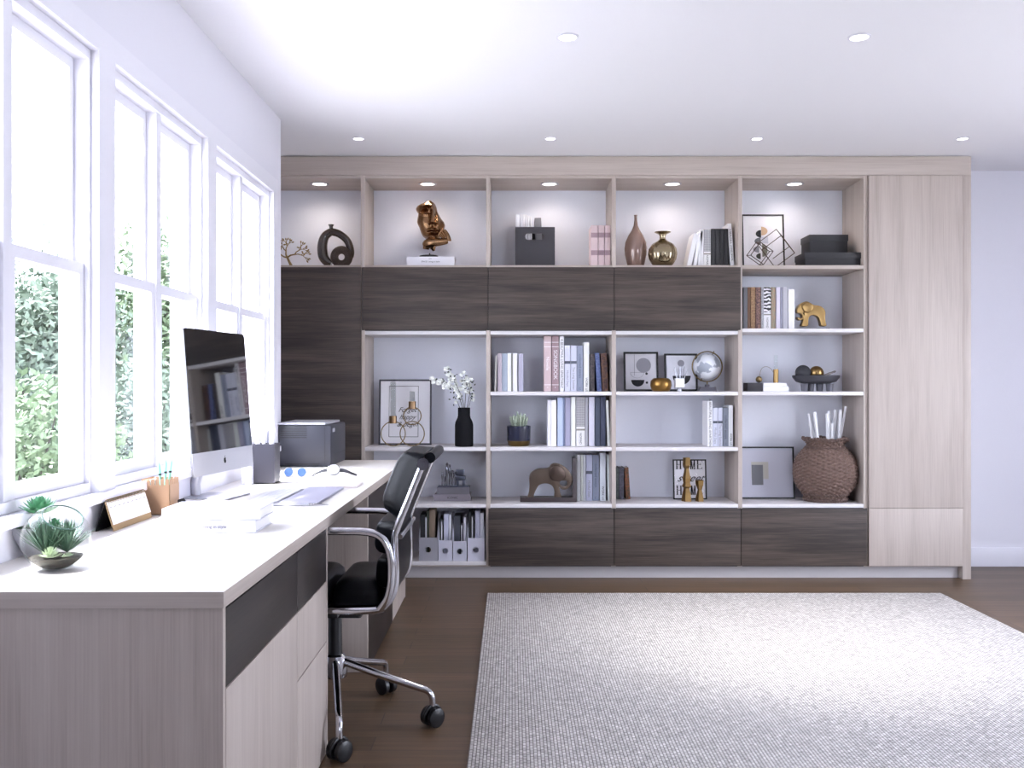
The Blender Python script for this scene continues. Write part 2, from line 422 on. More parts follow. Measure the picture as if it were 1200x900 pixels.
for (x, y, h, r, k, lb) in ((-6.7, 13.4, 3.2, 1.1, 1, 'blue-green leafy tree outside the nearest window'), (-5.2, 14.8, 3.7, 1.0, 0, 'pale green tree outside the middle window'),
                        (-10, 20.2, 4.2, 1.5, 1, 'tallest tree, standing behind the others outside'), (-6.0, 18.4, 3.8, 1.1, 0, 'yellow-green tree outside the middle window, right half'),
                        (-14, 23.0, 3.6, 1.6, 0, 'broad low tree far back in the garden')):
    tree(x, y, h, r, leafm[k], lb)

def shrub(x, y, h, r, lm, label):
    root = thing('shrub', label, 'shrub', (x, y, -.4)); rnd = random.Random(x*3+y); t = MB()
    for k in range(9):
        a = 2*PI*k/9; t.tube([(x, y, -.4), (x+math.cos(a)*r*.3, y+math.sin(a)*r*.3, -.4+h*.5), (x+math.cos(a)*r*.6, y+math.sin(a)*r*.6, -.4+h*.8)], [.02, .012, .005], 5)
    t.build('stems', barkm, root)
    f = MB(); bm = f.bm
    for k in range(5000):
        d0 = Vector((rnd.gauss(0, 1), rnd.gauss(0, 1), rnd.gauss(0, 1))).normalized()*rnd.random()**.4
        p = V(x+d0.x*r, y+d0.y*r, -.4+h*.55+d0.z*h*.5)
        s = rnd.uniform(.03, .06); d = Vector((rnd.gauss(0, 1), rnd.gauss(0, 1), rnd.gauss(0, 1))).normalized(); u = d.orthogonal().normalized()
        bm.faces.new([bm.verts.new(p+d*s), bm.verts.new(p+u*s*.45), bm.verts.new(p-d*s), bm.verts.new(p-u*s*.45)])
    f.build('foliage', lm, root, smooth=False)
shrub(-4.5, 8.9, 1.7, .9, leafm[0], 'low round shrub outside the nearest window, below the blue-green tree')
shrub(-4.3, 11.2, 1.9, .8, leafm[1], 'round dark shrub outside the middle window')
shrub(-4.0, 14.6, 2.0, .9, leafm[0], 'farthest round shrub outside, seen past the monitor')
shrub(-5.4, 6.2, 1.8, 1.0, leafm[1], 'nearest round shrub outside, closest to the camera end of the window wall')
tree(-9.0, 8.6, 3.8, 1.3, leafm[0], 'green tree nearest the camera end of the garden')
# ------------------------------------------------------------ wall of cabinets
YF = YD+.012                   # carcass front (door fronts stand 12-20 mm proud)
YK = 6.505                     # face of the back panels
C = [X(p) for p in (424.8, 572, 719.6, 868, 1016)]
UT = .026
ROW = dict(top=Z(310.5), r2=Z(384.8), a=Z(459), b=Z(524.3), c=Z(591), d=Z(658.5))   # top faces of the boards
BT = .024
XL = -1.62; XE = X(1128); XE2 = X(1138)
ZC0 = Z(205)
shelving = thing('built_in_shelving', 'wall-to-wall built-in shelving with pale uprights and open lit compartments', 'shelving', (C[2], YF, 0))
def upright(x, z0, z1, m=m_ash_z):
    MB().box(x-UT/2, x+UT/2, YF, YK, z0, z1, .001).build('upright', m, shelving)
ZD0 = Z(663.3); ZPL = Z(664.2)
upright(C[0], Z(664), ZC0); upright(C[1], ZPL, ZC0); upright(C[2], ZPL, ZC0); upright(C[3], ZPL, ZC0); upright(C[4]-.004, ZPL, ZC0)
g = UT/2+.0005
def shelf(i, z, m, x0=None, front=YF+.001):
    a = (C[i]+g) if x0 is None else x0; b = C[i+1]-g - (.004 if i == 3 else 0)
    MB().box(a, b, front, YK-.001, z-BT, z, .0015).build('shelf', m, shelving)
for i in range(4):
    MB().box(C[i]+g, C[i+1]-g-(.004 if i == 3 else 0), YF+.001, YK-.001, ZC0-.018, ZC0-.0005).build('top_board', m_ash_x, shelving)
    shelf(i, ROW['top'], m_ash_x)
MB().box(XL+.002, C[0]-g, YF+.001, YK-.001, ZC0-.018, ZC0-.0005).build('top_board', m_ash_x, shelving)
MB().box(XL+.002, C[0]-g, YF+.001, YK-.001, ROW['top']-BT, ROW['top']).build('shelf', m_ash_x, shelving)
for i in (0, 1, 2): shelf(i, Z(387.6), m_white_shelf)
shelf(3, ROW['r2'], m_white_shelf)
for i in (1, 2, 3): shelf(i, ROW['a'], m_white_shelf)
for i in (0, 1, 2): shelf(i, ROW['b'], m_white_shelf)
for i in range(4): shelf(i, ROW['c'], m_white_shelf)
shelf(0, ROW['d'], m_white_shelf)
for x0, x1, z0, z1 in ((XL, C[4], ROW['top']-.02, ZC0), (C[0], C[1], Z(664), ROW['top']-.03), (C[1], C[4], ROW['c']-.02, ROW['top']-.03)):
    MB().box(x0+.002, x1-.004, YK, YK+.012, z0, z1).build('back_panel', m_back, shelving, smooth=False)
MB().box(C[0]-.10, XE-.004, YD+.055, YD+.075, .0005, ZPL-.001).build('plinth', m_plinth, shelving, smooth=False)
MB().box(C[0]-.1, C[1]-g, YF, YF+.02, ZPL, Z(658.5)-BT-.001).build('bottom_rail', m_ash_x, shelving, smooth=False)
# recessed lights of the top row
KL = (450-215.3)/(ZC0-.018-EYE)
for i, px in enumerate((374.5, 501, 644, 788, 931)):
    x = X(px, KL); y = F/KL; z = ZC0-.018
    lt = MB().lathe([(.047, -.0004), (.060, -.0004), (.060, -.004), (.047, -.006), (.046, -.0008)], (x, y, z), 28).build('light_ring', m_alu, shelving)
    MB().lathe([(0, -.002), (.045, -.002), (.045, -.0006), (0, -.0006)], (x, y, z), 28).build('lamp_lens', mat('warm_led_lens', 'fff4e6', .4, emit=5.5), lt)
    ld = bpy.data.lights.new('shelf_spot', 'SPOT'); ld.energy = 4.6; ld.color = (1, .87, .78); ld.spot_size = math.radians(165); ld.spot_blend = .9; ld.shadow_soft_size = .035
    lo = bpy.data.objects.new('shelf_spot', ld); COL.objects.link(lo); lo.location = (x, y, z-.012); lo.parent = None
# crown, side panel
MB().box(XL+.002, XE2, YD, YB-.002, Z(205), Z(183.2), .001).build('c', m_ash_x)
crown = bpy.data.objects['c']; crown.name = 'cabinet_crown'; tag(crown, 'long pale ash fascia board running above the whole shelving', 'fascia')
sp = MB().box(XE+.001, XE2, YD, YB-.016, .0005, Z(205)-.0008, .001).build('side_panel', m_ash_z)
tag(sp, 'tall narrow pale end panel at the far right of the cabinets', 'end panel')

def door_front(name, x0, x1, z0, z1, m, parent, y=YD-.008):
    return MB().box(x0+.002, x1-.002, y, y+.0185, z0+.0012, z1-.0012, .0012).build(name, m, parent)
def gap_shade(x, z0, z1, parent): MB().box(x-.005, x+.005, YD+.0108, YD+.0117, z0, z1).build('door_gap_shade', m_black, parent, smooth=False)  # black strip that paints the shade in the gap between fronts
# upper dark flap cabinets between shelf and mid row
ZU1, ZU0 = ROW['top']-BT-.001, Z(387.6)+.0005
places = ('left', 'middle', 'right')
for i in range(3):
    r = thing('upper_cabinet', 'dark walnut flap-front cabinet, %s one of the three under the lit top row' % places[i], 'cabinet', ((C[i]+C[i+1])/2, YD, ZU0), group='dark upper cabinets')
    MB().box(C[i]+g, C[i+1]-g, YF+.002, YK-.002, ZU0, ZU1).build('body', m_charc, r, smooth=False)
    door_front('door', C[i], C[i+1], Z(387), Z(313), m_dark_x, r)
    gap_shade(C[i], Z(387), Z(313), r)
for i in range(1, 4):
    r = thing('drawer_cabinet', 'wide dark walnut drawer at floor level, %s of the three' % places[i-1], 'drawer', ((C[i]+C[i+1])/2, YD, ZPL), group='dark lower drawers')
    MB().box(C[i]+g, C[i+1]-g-.004, YF+.002, YK-.002, ZPL, ROW['c']-BT-.001).build('body', m_charc, r, smooth=False)
    door_front('drawer', C[i], C[i+1], Z(663), Z(595.8), m_dark_x, r)
    gap_shade(C[i+1], Z(663), Z(595.8), r)
r = thing('tall_cabinet', 'tall dark walnut cabinet door beside the window wall', 'cabinet', ((XL+C[0])/2, YD, 0))
MB().box(XL+.004, C[0]-g, YF+.002, YK-.002, .002, ROW['top']-BT-.001).build('body', m_charc, r, smooth=False)
door_front('door', XL+.02, C[0]-.006, Z(663), Z(313), m_dark_x, r)
r = thing('tall_cabinet', 'tall pale ash cabinet with two plain doors at the right end', 'cabinet', ((C[4]+XE)/2, YD, 0))
MB().box(C[4]+g, XE-.001, YF+.002, YK-.002, ZPL, ZC0-.002).build('body', m_ash_z, r, smooth=False)
door_front('door', C[4]+.009, XE, Z(595.5), Z(205.5), m_ash_z, r)
door_front('door', C[4]+.009, XE, Z(663.3), Z(595.5), m_ash_z, r)

# ------------------------------------------------------------ ceiling downlights
def downlight(px, py, lab, power, r=.038):
    K = (py-450)/(EYE-CEIL); x = X(px, K); y = F/K
    t = thing('ceiling_downlight', lab, 'downlight', (x, y, CEIL-.006), group='recessed ceiling lights')
    MB().lathe([(r, -.0005), (r*1.25, -.0005), (r*1.25, -.004), (r, -.006), (r*.98, -.001)], (x, y, CEIL), 28).build('ring', m_trimw, t)
    MB().lathe([(0, -.0025), (r*.97, -.0025), (r*.97, -.0008), (0, -.0008)], (x, y, CEIL), 28).build('lens', mat('white_led_lens', 'ffffff', .4, emit=4), t)
    if power:
        ld = bpy.data.lights.new('downlight_beam', 'SPOT'); ld.energy = power; ld.color = (1, .97, .93); ld.spot_size = math.radians(62); ld.spot_blend = 1; ld.shadow_soft_size = .05
        lo = bpy.data.objects.new('downlight_beam', ld); COL.objects.link(lo); lo.location = (x, y, CEIL-.015)
        lo.rotation_euler = (math.radians(16 if power > 100 else 0), 0, 0)
downlight(665, 43, 'recessed ceiling light nearer the camera, left of the two', 25)
downlight(1007, 43, 'recessed ceiling light nearer the camera, right of the two', 330)
downlight(420, 162, 'leftmost ceiling light in the row along the shelving', 12, .030)
downlight(645, 162, 'second from left ceiling light in the row along the shelving', 12, .030)
downlight(887, 162, 'third from left ceiling light in the row along the shelving', 12, .030)
downlight(1128, 162, 'rightmost ceiling light in the row along the shelving', 12, .030)

# ------------------------------------------------------------ rug
rug = MB().box(-.146, 2.535, 1.7, 5.653, .0006, .012, .004).build('rug', rug_mat())
tag(rug, 'large pale grey woven rug on the plank floor', 'rug')

# ------------------------------------------------------------ desk
DT = EYE-.447; DX = -.62; DY0 = 2.056; DY1 = 5.62; DTH = .036
worktop_m = wood('worktop_laminate', ('e0dad5', 'e6e2de', 'ebe8e5'), 'y', .5)
wt = MB(); wt.box(WX+.001, DX, DY0, DY1, DT-DTH, DT, .0015)
edge_m = m_ash_x
o = wt.build('worktop', worktop_m, None); tag(o, 'long continuous pale wood desktop under the windows', 'worktop')
me = o.data; me.materials.append(m_ash_x); me.materials.append(m_ash_y)
for p in me.polygons:
    if p.normal.y < -.5 or p.normal.y > .5: p.material_index = 1
    elif abs(p.normal.x) > .5: p.material_index = 2
ZT = DT-DTH-.001
def desk_unit(y0, y1, label, fronts):
    r = thing('desk_drawer_unit', label, 'drawer unit', ((WX+DX)/2, (y0+y1)/2, .0005), group='drawer units under the desktop')
    MB().box(WX+.003, DX-.004, y0, y0+.02, .0005, ZT, .001).build('end_panel', m_ash_z, r)
    MB().box(WX+.003, DX-.004, y1-.02, y1, .0005, ZT, .001).build('end_panel', m_ash_z, r)
    MB().box(WX+.005, DX-.024, y0+.021, y1-.021, .004, ZT-.002).build('body', m_charc, r, smooth=False)
    for (a, b, z0, z1, m) in fronts:
        MB().box(DX-.023, DX-.0045, a+.002, b-.002, z0+.002, z1-.002, .001).build('drawer', m, r)
lightd = wood('pale_ash_drawer', ASH, 'z', .5)
desk_unit(DY0+.008, 3.236, 'near drawer unit with dark top drawers and pale lower fronts', (
    (DY0+.03, 2.779, .582, ZT-.004, m_dark_y), (2.779, 3.214, .582, ZT-.004, m_dark_y),
    (DY0+.03, 2.779, .004, .582, lightd), (2.779, 3.214, .38, .582, lightd), (2.779, 3.214, .004, .38, lightd)))
desk_unit(4.13, 5.60, 'far drawer unit beyond the knee space, dark and pale fronts', (
    (4.152, 5.0, .004, ZT-.004, m_dark_y), (5.0, 5.578, .582, ZT-.004, m_dark_y), (5.0, 5.578, .004, .582, lightd)))

# ------------------------------------------------------------ office chair
CX, CY = -.65, 3.515
ch = thing('office_chair', 'black soft-pad leather office chair with chrome frame at the desk', 'chair', (CX, CY, 0.0))
HW = .225
prof = [(-1.02, .50), (-1.0, .475), (-.96, .467), (-.80, .464), (-.612, .465), (-.47, .468), (-.436, .486), (-.408, .53), (-.400, .60), (-.403, .70), (-.398, .745), (-.352, .862), (-.303, .984)]
for sgn in (-1, 1):
    y = CY+sgn*HW
    MB().tube(smoothpath([(x, y, z) for x, z in prof], 5), .0125, 12).build('side_frame', m_chrome, ch)
    arm = [(-.93, y, .475), (-.955, y+sgn*.03, .55), (-.945, y+sgn*.035, .66), (-.90, y+sgn*.035, .725), (-.80, y+sgn*.035, .744), (-.60, y+sgn*.035, .746), (-.485, y+sgn*.035, .741), (-.437, y+sgn*.035, .715), (-.415, y+sgn*.034, .66), (-.413, y+sgn*.03, .585), (-.425, y+sgn*.024, .52), (-.455, y+sgn*.012, .474)]
    MB().tube(smoothpath(arm, 6), .0135, 12).build('armrest', m_chrome, ch)
    k = MB(); k.tube([(-.305, y-.016, .972), (-.305, y+.016, .972)], .021, 20); k.tube([(-.305, y-.021, .972), (-.305, y+.021, .972)], .010, 6)
    k.build('pivot_bolt', m_chrome, ch)
W2 = HW-.014
# sling behind the pads
sl = MB(); pth = smoothpath([(x, 0, z) for x, z in prof[1:]], 5)
t = .006
bm = sl.bm; prev = None
for i, p in enumerate(pth):
    q = pth[min(i+1, len(pth)-1)]-pth[max(i-1, 0)]; nrm = V(-q.z, 0, q.x).normalized()
    ring = [bm.verts.new((p.x+nrm.x*d, CY+s*W2, p.z+nrm.z*d)) for d, s in ((-t, -1), (t, -1), (t, 1), (-t, 1))]
    if prev:
        for k in range(4): bm.faces.new((prev[k], prev[(k+1) % 4], ring[(k+1) % 4], ring[k]))
    prev = ring
bmesh.ops.recalc_face_normals(bm, faces=list(bm.faces))
sl.build('sling', m_leather, ch)
def pad(p0, p1, th, side, name='back_pad', w=W2-.006):
    """soft cushion between two profile points, puffed towards side"""
    p0 = V(p0[0], 0, p0[1]); p1 = V(p1[0], 0, p1[1]); d = (p1-p0); L = d.length; d.normalize(); n = V(-d.z, 0, d.x)*side
    b = bmesh.new(); NU, NV = 14, 16
    def pt(u, v, back):
        eu = max(0, 1-abs(2*u-1)**5); ev = max(0, 1-abs(2*v-1)**9)
        h = th*(eu*ev)**.42
        base = p0+d*(L*u)+n*(.008+(h if not back else 0))
        return (base.x, CY+(2*v-1)*w, base.z)
    fr = [[b.verts.new(pt(i/NU, j/NV, False)) for j in range(NV+1)] for i in range(NU+1)]
    bk = [[b.verts.new(pt(i/NU, j/NV, True)) for j in range(NV+1)] for i in range(NU+1)]
    for i in range(NU):
        for j in range(NV):
            b.faces.new((fr[i][j], fr[i][j+1], fr[i+1][j+1], fr[i+1][j])); b.faces.new((bk[i][j], bk[i+1][j], bk[i+1][j+1], bk[i][j+1]))
    bmesh.ops.remove_doubles(b, verts=b.verts, dist=1e-5); bmesh.ops.recalc_face_normals(b, faces=list(b.faces))
    m = MB(); m.add(b)
    return m.build(name, m_leather, ch, auto=60)
pad((-.296, 1.0), (-.388, .77), .088, -1)
pad((-.390, .765), (-.403, .645), .080, -1)
pad((-.401, .64), (-.405, .53), .07, -1)
pad((-.45, .474), (-.63, .472), .088, -1, 'seat_pad')
pad((-.635, .472), (-.81, .471), .088, -1, 'seat_pad')
pad((-.815, .471), (-.985, .474), .07, -1, 'seat_pad')
MB().tube([(-.285, CY-HW+.03, .99), (-.285, CY+HW-.01, .99)], .019, 14).build('top_roll', m_leather, ch)
MB().tube([(-.385, CY-HW, .72), (-.385, CY+HW, .72)], .009, 10).build('cross_bar', m_chrome, ch)
b = MB(); b.box(CX-.11, CX+.11, CY-.09, CY+.09, .405, .445, .01); b.box(CX-.05, CX+.05, CY-HW, CY-.08, .44, .456, .004).box(CX-.05, CX+.05, CY+.08, CY+HW, .44, .456, .004)
b.build('tilt_mechanism', m_blackpl, ch)
MB().cyl((CX, CY, .20), (CX, CY, .41), .025, 20).build('gas_column', m_blackpl, ch)
hub = MB().lathe([(0, .17), (.042, .172), (.045, .19), (.036, .25), (.030, .256), (0, .256)], (CX, CY, 0), 28).build('base_hub', m_chrome, ch)
for k in range(5):
    a = math.radians(-5.4+72*k); d = V(math.cos(a), math.sin(a), 0); P = lambda r, z: V(CX, CY, 0)+d*r+V(0, 0, z)
    path = smoothpath([P(.03, .228), P(.16, .185), P(.30, .143), P(.345, .128), P(.36, .105), P(.362, .075)], 5)
    rs = [.0145-.003*min(1, i/18) for i in range(len(path))]
    leg = MB().tube(path, rs, 12).build('leg', m_chrome, ch)
    # caster: two wheels and a hood
    c = P(.362, .036); ca = a+.9+k*.35; wd = V(-math.sin(ca), math.cos(ca), 0)
    m = MB()
    for s in (-1, 1):
        m.tube([c+wd*(s*.008), c+wd*(s*.012), c+wd*(s*.028), c+wd*(s*.031)], [.031, .0345, .0345, .029], 24)
    m.tube([c-wd*.01, c+wd*.01], .012, 12)
    fw = V(math.cos(ca), math.sin(ca), 0)
    m.tube([c+fw*(.040*math.cos(t))+V(0, 0, .040*math.sin(t)) for t in [math.radians(20+14*i) for i in range(11)]], .0065, 8)
    m.tube([c+V(0, 0, .03), c+V(0, 0, .055)], .010, 10)
    m.build('caster', m_blackpl, leg)
# ------------------------------------------------------------ books
def bcol(h): return mat('cover_'+h, h, .55, var=.04)
def book(px0, px1, ytop, zs, col, label, K=180.5, depth=.17, group=None, title=None, tcol=None, tilt=0, bands=(), pages=True, m=None, tsize=None, tz=None, foot=None, name='book'):
    """upright book, spine towards the room; px at the foot; tilt = shift of the top in px"""
    x0, x1 = X(px0, K), X(px1, K); y = F/K; h = Z(ytop, K)-zs-.001; wdt = x1-x0
    m = m or bcol(col)
    ang = math.atan2(tilt/K, h)
    h = h/math.cos(ang) - (wdt*abs(math.sin(ang)) if ang else 0)
    # build upright with the pivot corner at origin, then lean and place
    piv = x1 if ang > 0 else x0
    T = Matrix.Translation((piv, y, zs+.0008)) @ Matrix.Rotation(ang, 4, 'Y') @ Matrix.Translation((-piv, -y, 0))
    t = .0028 if wdt > .012 else .001
    c = MB(); q = MB()
    q.box(x0, x1, y, y+t, 0, h, .0007); q.box(x0, x0+t, y+t, y+depth, 0, h); q.box(x1-t, x1, y+t, y+depth, 0, h)
    c.add(q.bm, T)
    o = c.build(name, m, None, origin=(piv, y, zs+.0008))
    tag(o, label, 'book', group)
    pg = MB(); q = MB(); q.box(x0+t, x1-t, y+t+.0005, y+depth-.004, .003, h-.004); pg.add(q.bm, T)
    pg.build('pages', m_paper, o, smooth=False)
    for (z0, z1, bc) in bands:
        bb = MB(); q = MB(); q.box(x0+.0003, x1-.0003, y-.0008, y+.0002, h*z0, h*z1); bb.add(q.bm, T); bb.build('band', bcol(bc) if isinstance(bc, str) else bc, o, smooth=False)
    if title:
        s = tsize or wdt*.62
        zc = h*(tz if tz is not None else .5)
        M = T @ Matrix.Translation(((x0+x1)/2, y-.0009, zc)) @ Matrix.Rotation(PI/2, 4, 'Y') @ Matrix.Rotation(PI/2, 4, 'X')
        text_mesh('title', title, s, tcol or m_ink, o, M)
    if foot:
        M = T @ Matrix.Translation(((x0+x1)/2, y-.0009, h*.06)) @ Matrix.Rotation(PI/2, 4, 'X')
        text_mesh('mark', foot, wdt*.5, tcol or m_ink, o, M)
    return o
ST, S5, SA, SB, SC_ = ROW['top'], ROW['r2'], ROW['a'], ROW['b'], ROW['c']
white_ink = mat('white_ink', 'f4f0f2', .6)
grey_ink = mat('grey_ink', '85828a', .6)
blue_ink = mat('slate_ink', '4c5468', .6)
# top row, third compartment: pink trio
g1 = 'pink volumes on the top row'
for k, (a, b) in enumerate(((692.6, 700.6), (701.2, 708.2), (708.8, 715.4))):
    book(a, b, 264, ST, 'd9c3c4', ('leftmost', 'middle', 'rightmost')[k]+' of three matching pink volumes on the top row', K=181.5, group=g1, bands=((.27, .39, 'a3898f'), (.70, .82, 'a3898f')))
# top row, fourth compartment
g2 = 'books in the fourth compartment of the top row'
Kt = 181
book(804.8, 810.2, 273, ST, 'ecebec', 'leaning white book at the left end of the black-and-white row, top row', Kt, tilt=8.5, group=g2)
book(812.4, 816.2, 272, ST, 'f0eff0', 'second leaning white book from the left, top row beside brass vase', Kt, tilt=6, group=g2)
book(817.6, 820.4, 271, ST, 'e9e9ea', 'thin third leaning white book, top row beside brass vase', Kt, tilt=3.4, group=g2)
book(821.2, 824.4, 268.8, ST, 'e6e4e6', 'plain white upright book left of the patterned spine, top row', Kt, group=g2)
def pat_book(px0, px1, ytop, zs, K, label, group, tt):
    o = book(px0, px1, ytop, zs, 'e9e7e6', label, K, group=group, bands=((.40, .985, pattern_mat('lattice_pattern', 'check', 'b8b6b8', '8a888c', 130)), (.32, .355, '8f8a80')), title=tt, tz=.155, tsize=.0195)
pat_book(824.8, 832.8, 268.3, ST, Kt, 'lattice-patterned spine with white foot, left of black books on the top row', g2, 'NOMAD')
for k, (a, b) in enumerate(((833.6, 838), (838.5, 843), (843.5, 848), (848.5, 853.5))):
    book(a, b, 268, ST, '2c2b2d', 'black book, %s of the four on the top row' % ('first from the left', 'second from the left', 'third from the left', 'last on the right')[k], Kt, group='black books on the top row')
book(856.3, 860.6, 261.5, ST, 'e5e3e4', 'tall white book leaning left against the black books, top row', Kt, tilt=-3.6, group=g2, title='A BEAUTIFUL LIVING SPACE', tz=.5, tsize=.0165)
# second row of the fifth column
g3 = 'books beside the gold elephant'; K5 = 180.5
s = S5
book(871.4, 876, 336.5, s, '6f7076', 'slate grey book at the far left beside the gold elephant row', K5, group=g3)
book(876.3, 879.2, 336.5, s, '7a5a45', 'thin brown book second in the gold elephant row', K5, group=g3)
book(879.8, 885, 336.5, s, '8c6a4e', 'tan dotted book in the gold elephant row', K5, group=g3, m=pattern_mat('tan_dots', 'vor', 'b0906a', '7d5d44', 260))
book(885.6, 891.6, 336.5, s, '6b4a48', 'dark red-brown mottled book in the gold elephant row', K5, group=g3, m=pattern_mat('red_marble', 'marble', '4a3338', '9a7868', 55))
book(892, 894.6, 336.5, s, '9d9da3', 'thin grey speckled book left of the zebra-striped one', K5, group=g3, m=pattern_mat('grey_speckle', 'vor', 'c4c4c8', '85858c', 300))
book(895, 903.4, 336, s, 'e8e6e8', 'black and white zebra-striped spine in the gold elephant row', K5, group=g3, bands=((.40, .99, pattern_mat('zebra', 'zebra', '232226', 'e9e7ea', 14)), (.33, .36, '8f8b86')), title='NOMAD', tz=.15, tsize=.018)
book(904, 908.6, 336.5, s, '9c8474', 'brown weathered book right of the zebra-striped one', K5, group=g3, m=pattern_mat('tan_marble', 'marble', '8f8d78', 'a88470', 35))
book(909.6, 914.2, 336.5, s, 'd4cdda', 'pale lilac book in the gold elephant row', K5, group=g3)
book(914.6, 917, 336.5, s, '9594a4', 'thin slate-lilac book in the gold elephant row', K5, group=g3)
book(917.4, 923, 336.5, s, 'a9a8b0', 'grey book left of the last white one in the gold elephant row', K5, group=g3, bands=((0, 1, 'b4b3bb'),))
book(923.8, 931.2, 339, s, 'eeedf1', 'bright white book nearest the gold elephant', K5, group=g3)
# second column, upper row: small group
g4 = 'small books left of the pink pair'; K2 = 180.5
book(579.2, 581.2, 416.5, SA, 'dcdad6', 'thin white book leaning at the left end of the small group', K2, tilt=1.5, group=g4)
book(583.2, 588, 414, SA, 'cbbfca', 'dusty lilac book in the small group', K2, group=g4)
book(588.3, 594.4, 414, SA, 'a4aebd', 'grey-blue book in the small group', K2, group=g4)
book(594.7, 598.8, 413.8, SA, 'ecebf0', 'white book left of the thin olive one', K2, group=g4)
book(599, 600.9, 414, SA, '8c8c84', 'very thin olive grey book between two white ones', K2, group=g4)
book(601.2, 606, 413.8, SA, 'eeedf2', 'white book right of the thin olive one', K2, group=g4)
book(607.6, 613.2, 414.3, SA, 'b2b0c2', 'lavender grey book at the right end of the small group', K2, group=g4)
g5 = 'tall books right of the small group'
book(637.6, 645.8, 393.6, SA, 'cdb7b8', 'tall pale pink book with white rules', K2, group=g5, bands=((.88, .89, white_ink), (.80, .81, white_ink), (.115, .125, white_ink)), title='Novelle', tcol=white_ink, tz=.5, foot='*')
book(646.6, 655, 393.6, SA, '9d8489', 'tall mauve book with white rules right of the pale pink one', K2, group=g5, bands=((.88, .89, white_ink), (.80, .81, white_ink), (.115, .125, white_ink)), title='SONGBOOK', tcol=white_ink, tz=.48, tsize=.034, foot='*')
def living(px0, px1, yt, zs, K, lab, grp): return book(px0, px1, yt, zs, 'ecebed', lab, K, group=grp, title='A BEAUTIFUL LIVING APARTMENT', tz=.5, tsize=.021)
living(655.8, 660.8, 393.8, SA, K2, 'tall narrow white book with spaced capitals, second column upper row', g5)
def duo(px, pw, yt, zs, K, labs, grp):
    for k in range(len(labs)):
        book(px+k*(pw+.5), px+k*(pw+.5)+pw, yt, zs, 'cfd1e0', labs[k], K, group=grp, bands=((.60, .66, '4d5260'),), title=('Mindful Days', 'The Long Summer')[k], tz=.28, tsize=.020, tcol=grey_ink)
duo(661.6, 6.8, 404.7, SA, K2, ('pale blue-white book with dark band, left of the pair beside the tall narrow white one', 'pale blue-white book with dark band, right of the pair beside the slate blue one'), g5)
book(676.2, 683.4, 404.9, SA, '9097aa', 'slate blue book left of the bright white one, second column upper row', K2, group=g5, title='collected essays', tz=.55, tsize=.024, tcol=blue_ink, foot='C')
book(684.2, 690.4, 401.4, SA, 'f1f1ec', 'bright white book with bold black capitals at its foot, upper row', K2, group=g5, title='WORK US', tz=.14, tsize=.020, foot=None)
oldm = lambda h1, h2: pattern_mat('old_'+h1, 'marble', h1, h2, 26)
book(691.4, 696.8, 414.5, SA, '4f494c', 'dark worn book left of the leaning blue one', K2, group=g5, m=oldm('3b373c', '625a5b'))
book(700, 705.2, 413.4, SA, '5d6c9c', 'leaning blue antique book in the upper row', K2, group=g5, tilt=-3, m=oldm('4a5987', '7481ad'))
book(706.2, 713.2, 413.6, SA, '5b4040', 'leaning brown leather antique book at the right end of the upper row', K2, group=g5, tilt=-2.4, m=oldm('3f2c33', '76563f'))
# second column, middle row
g6 = 'books beside the potted succulent'; K6 = 180.5
def px6(v): return 630+v*95/1200
book(px6(148), px6(195), 469, SB, 'eceaf2', 'white book at the left end beside the potted succulent', K6, group=g6)
book(px6(198), px6(278), 469, SB, 'f3f0ec', 'ivory book second in the row beside the potted succulent', K6, group=g6)
book(px6(296), px6(375), 466, SB, 'bfcbe6', 'light blue book in the row beside the potted succulent', K6, group=g6)
book(px6(379), px6(400), 466, SB, '7d87a6', 'very thin slate blue book right of the light blue one', K6, group=g6)
book(px6(408), px6(488), 466, SB, 'a3a1b8', 'grey-lilac book left of the cream white one', K6, group=g6)
book(px6(496), px6(560), 465, SB, 'eceee8', 'cream white book left of the lattice-patterned one', K6, group=g6)
pat_book(px6(572), px6(700), 465.6, SB, K6, 'wide lattice-patterned spine in the middle row of the second column', g6, 'NOMAD')
book(px6(706), px6(748), 465.6, SB, 'a5a4ab', 'grey book right of the wide lattice-patterned one', K6, group=g6)
book(px6(760), px6(842), 465, SB, 'dcdbe8', 'pale lavender book left of the dark pair', K6, group=g6)
book(px6(852), px6(925), 465, SB, '4d5567', 'dark slate book, left of the dark pair', K6, group=g6)
book(px6(932), px6(1005), 465, SB, '444a60', 'dark navy book, right of the dark pair', K6, group=g6)
book(px6(1036), px6(1072), 469, SB, 'e8ebe6', 'thin white book leaning at the right end of the middle row', K6, group=g6, tilt=-2)
# second column, lowest row
g7 = 'books beside the bronze elephant'
def px7(v): return 660+v/12
book(px7(196), px7(243), 533, SC_, 'e9ebec', 'white book nearest the bronze elephant', 178.5, group=g7)
book(px7(248), px7(280), 533, SC_, 'e6ebe2', 'thin cream book second from the bronze elephant', 178.5, group=g7)
book(px7(284), px7(314), 533, SC_, 'dfe3e6', 'thin white book third from the bronze elephant', 178.5, group=g7)
book(px7(320), px7(408), 533, SC_, 'bfc2d8', 'pale blue-grey book with dark band beside the bronze elephant', 178.5, group=g7, bands=((.585, .65, '4d5260'),), title='Mindful Days', tz=.26, tsize=.021, tcol=grey_ink)
book(px7(414), px7(504), 533, SC_, '858da0', 'slate blue book in the row beside the bronze elephant', 178.5, group=g7, title='collected essays', tz=.55, tsize=.024, tcol=blue_ink, foot='C')
book(px7(516), px7(598), 530.6, SC_, 'e2e8ef', 'tallest white book with bold capitals beside the bronze elephant', 178.5, group=g7, title='WORK US', tz=.16, tsize=.020)
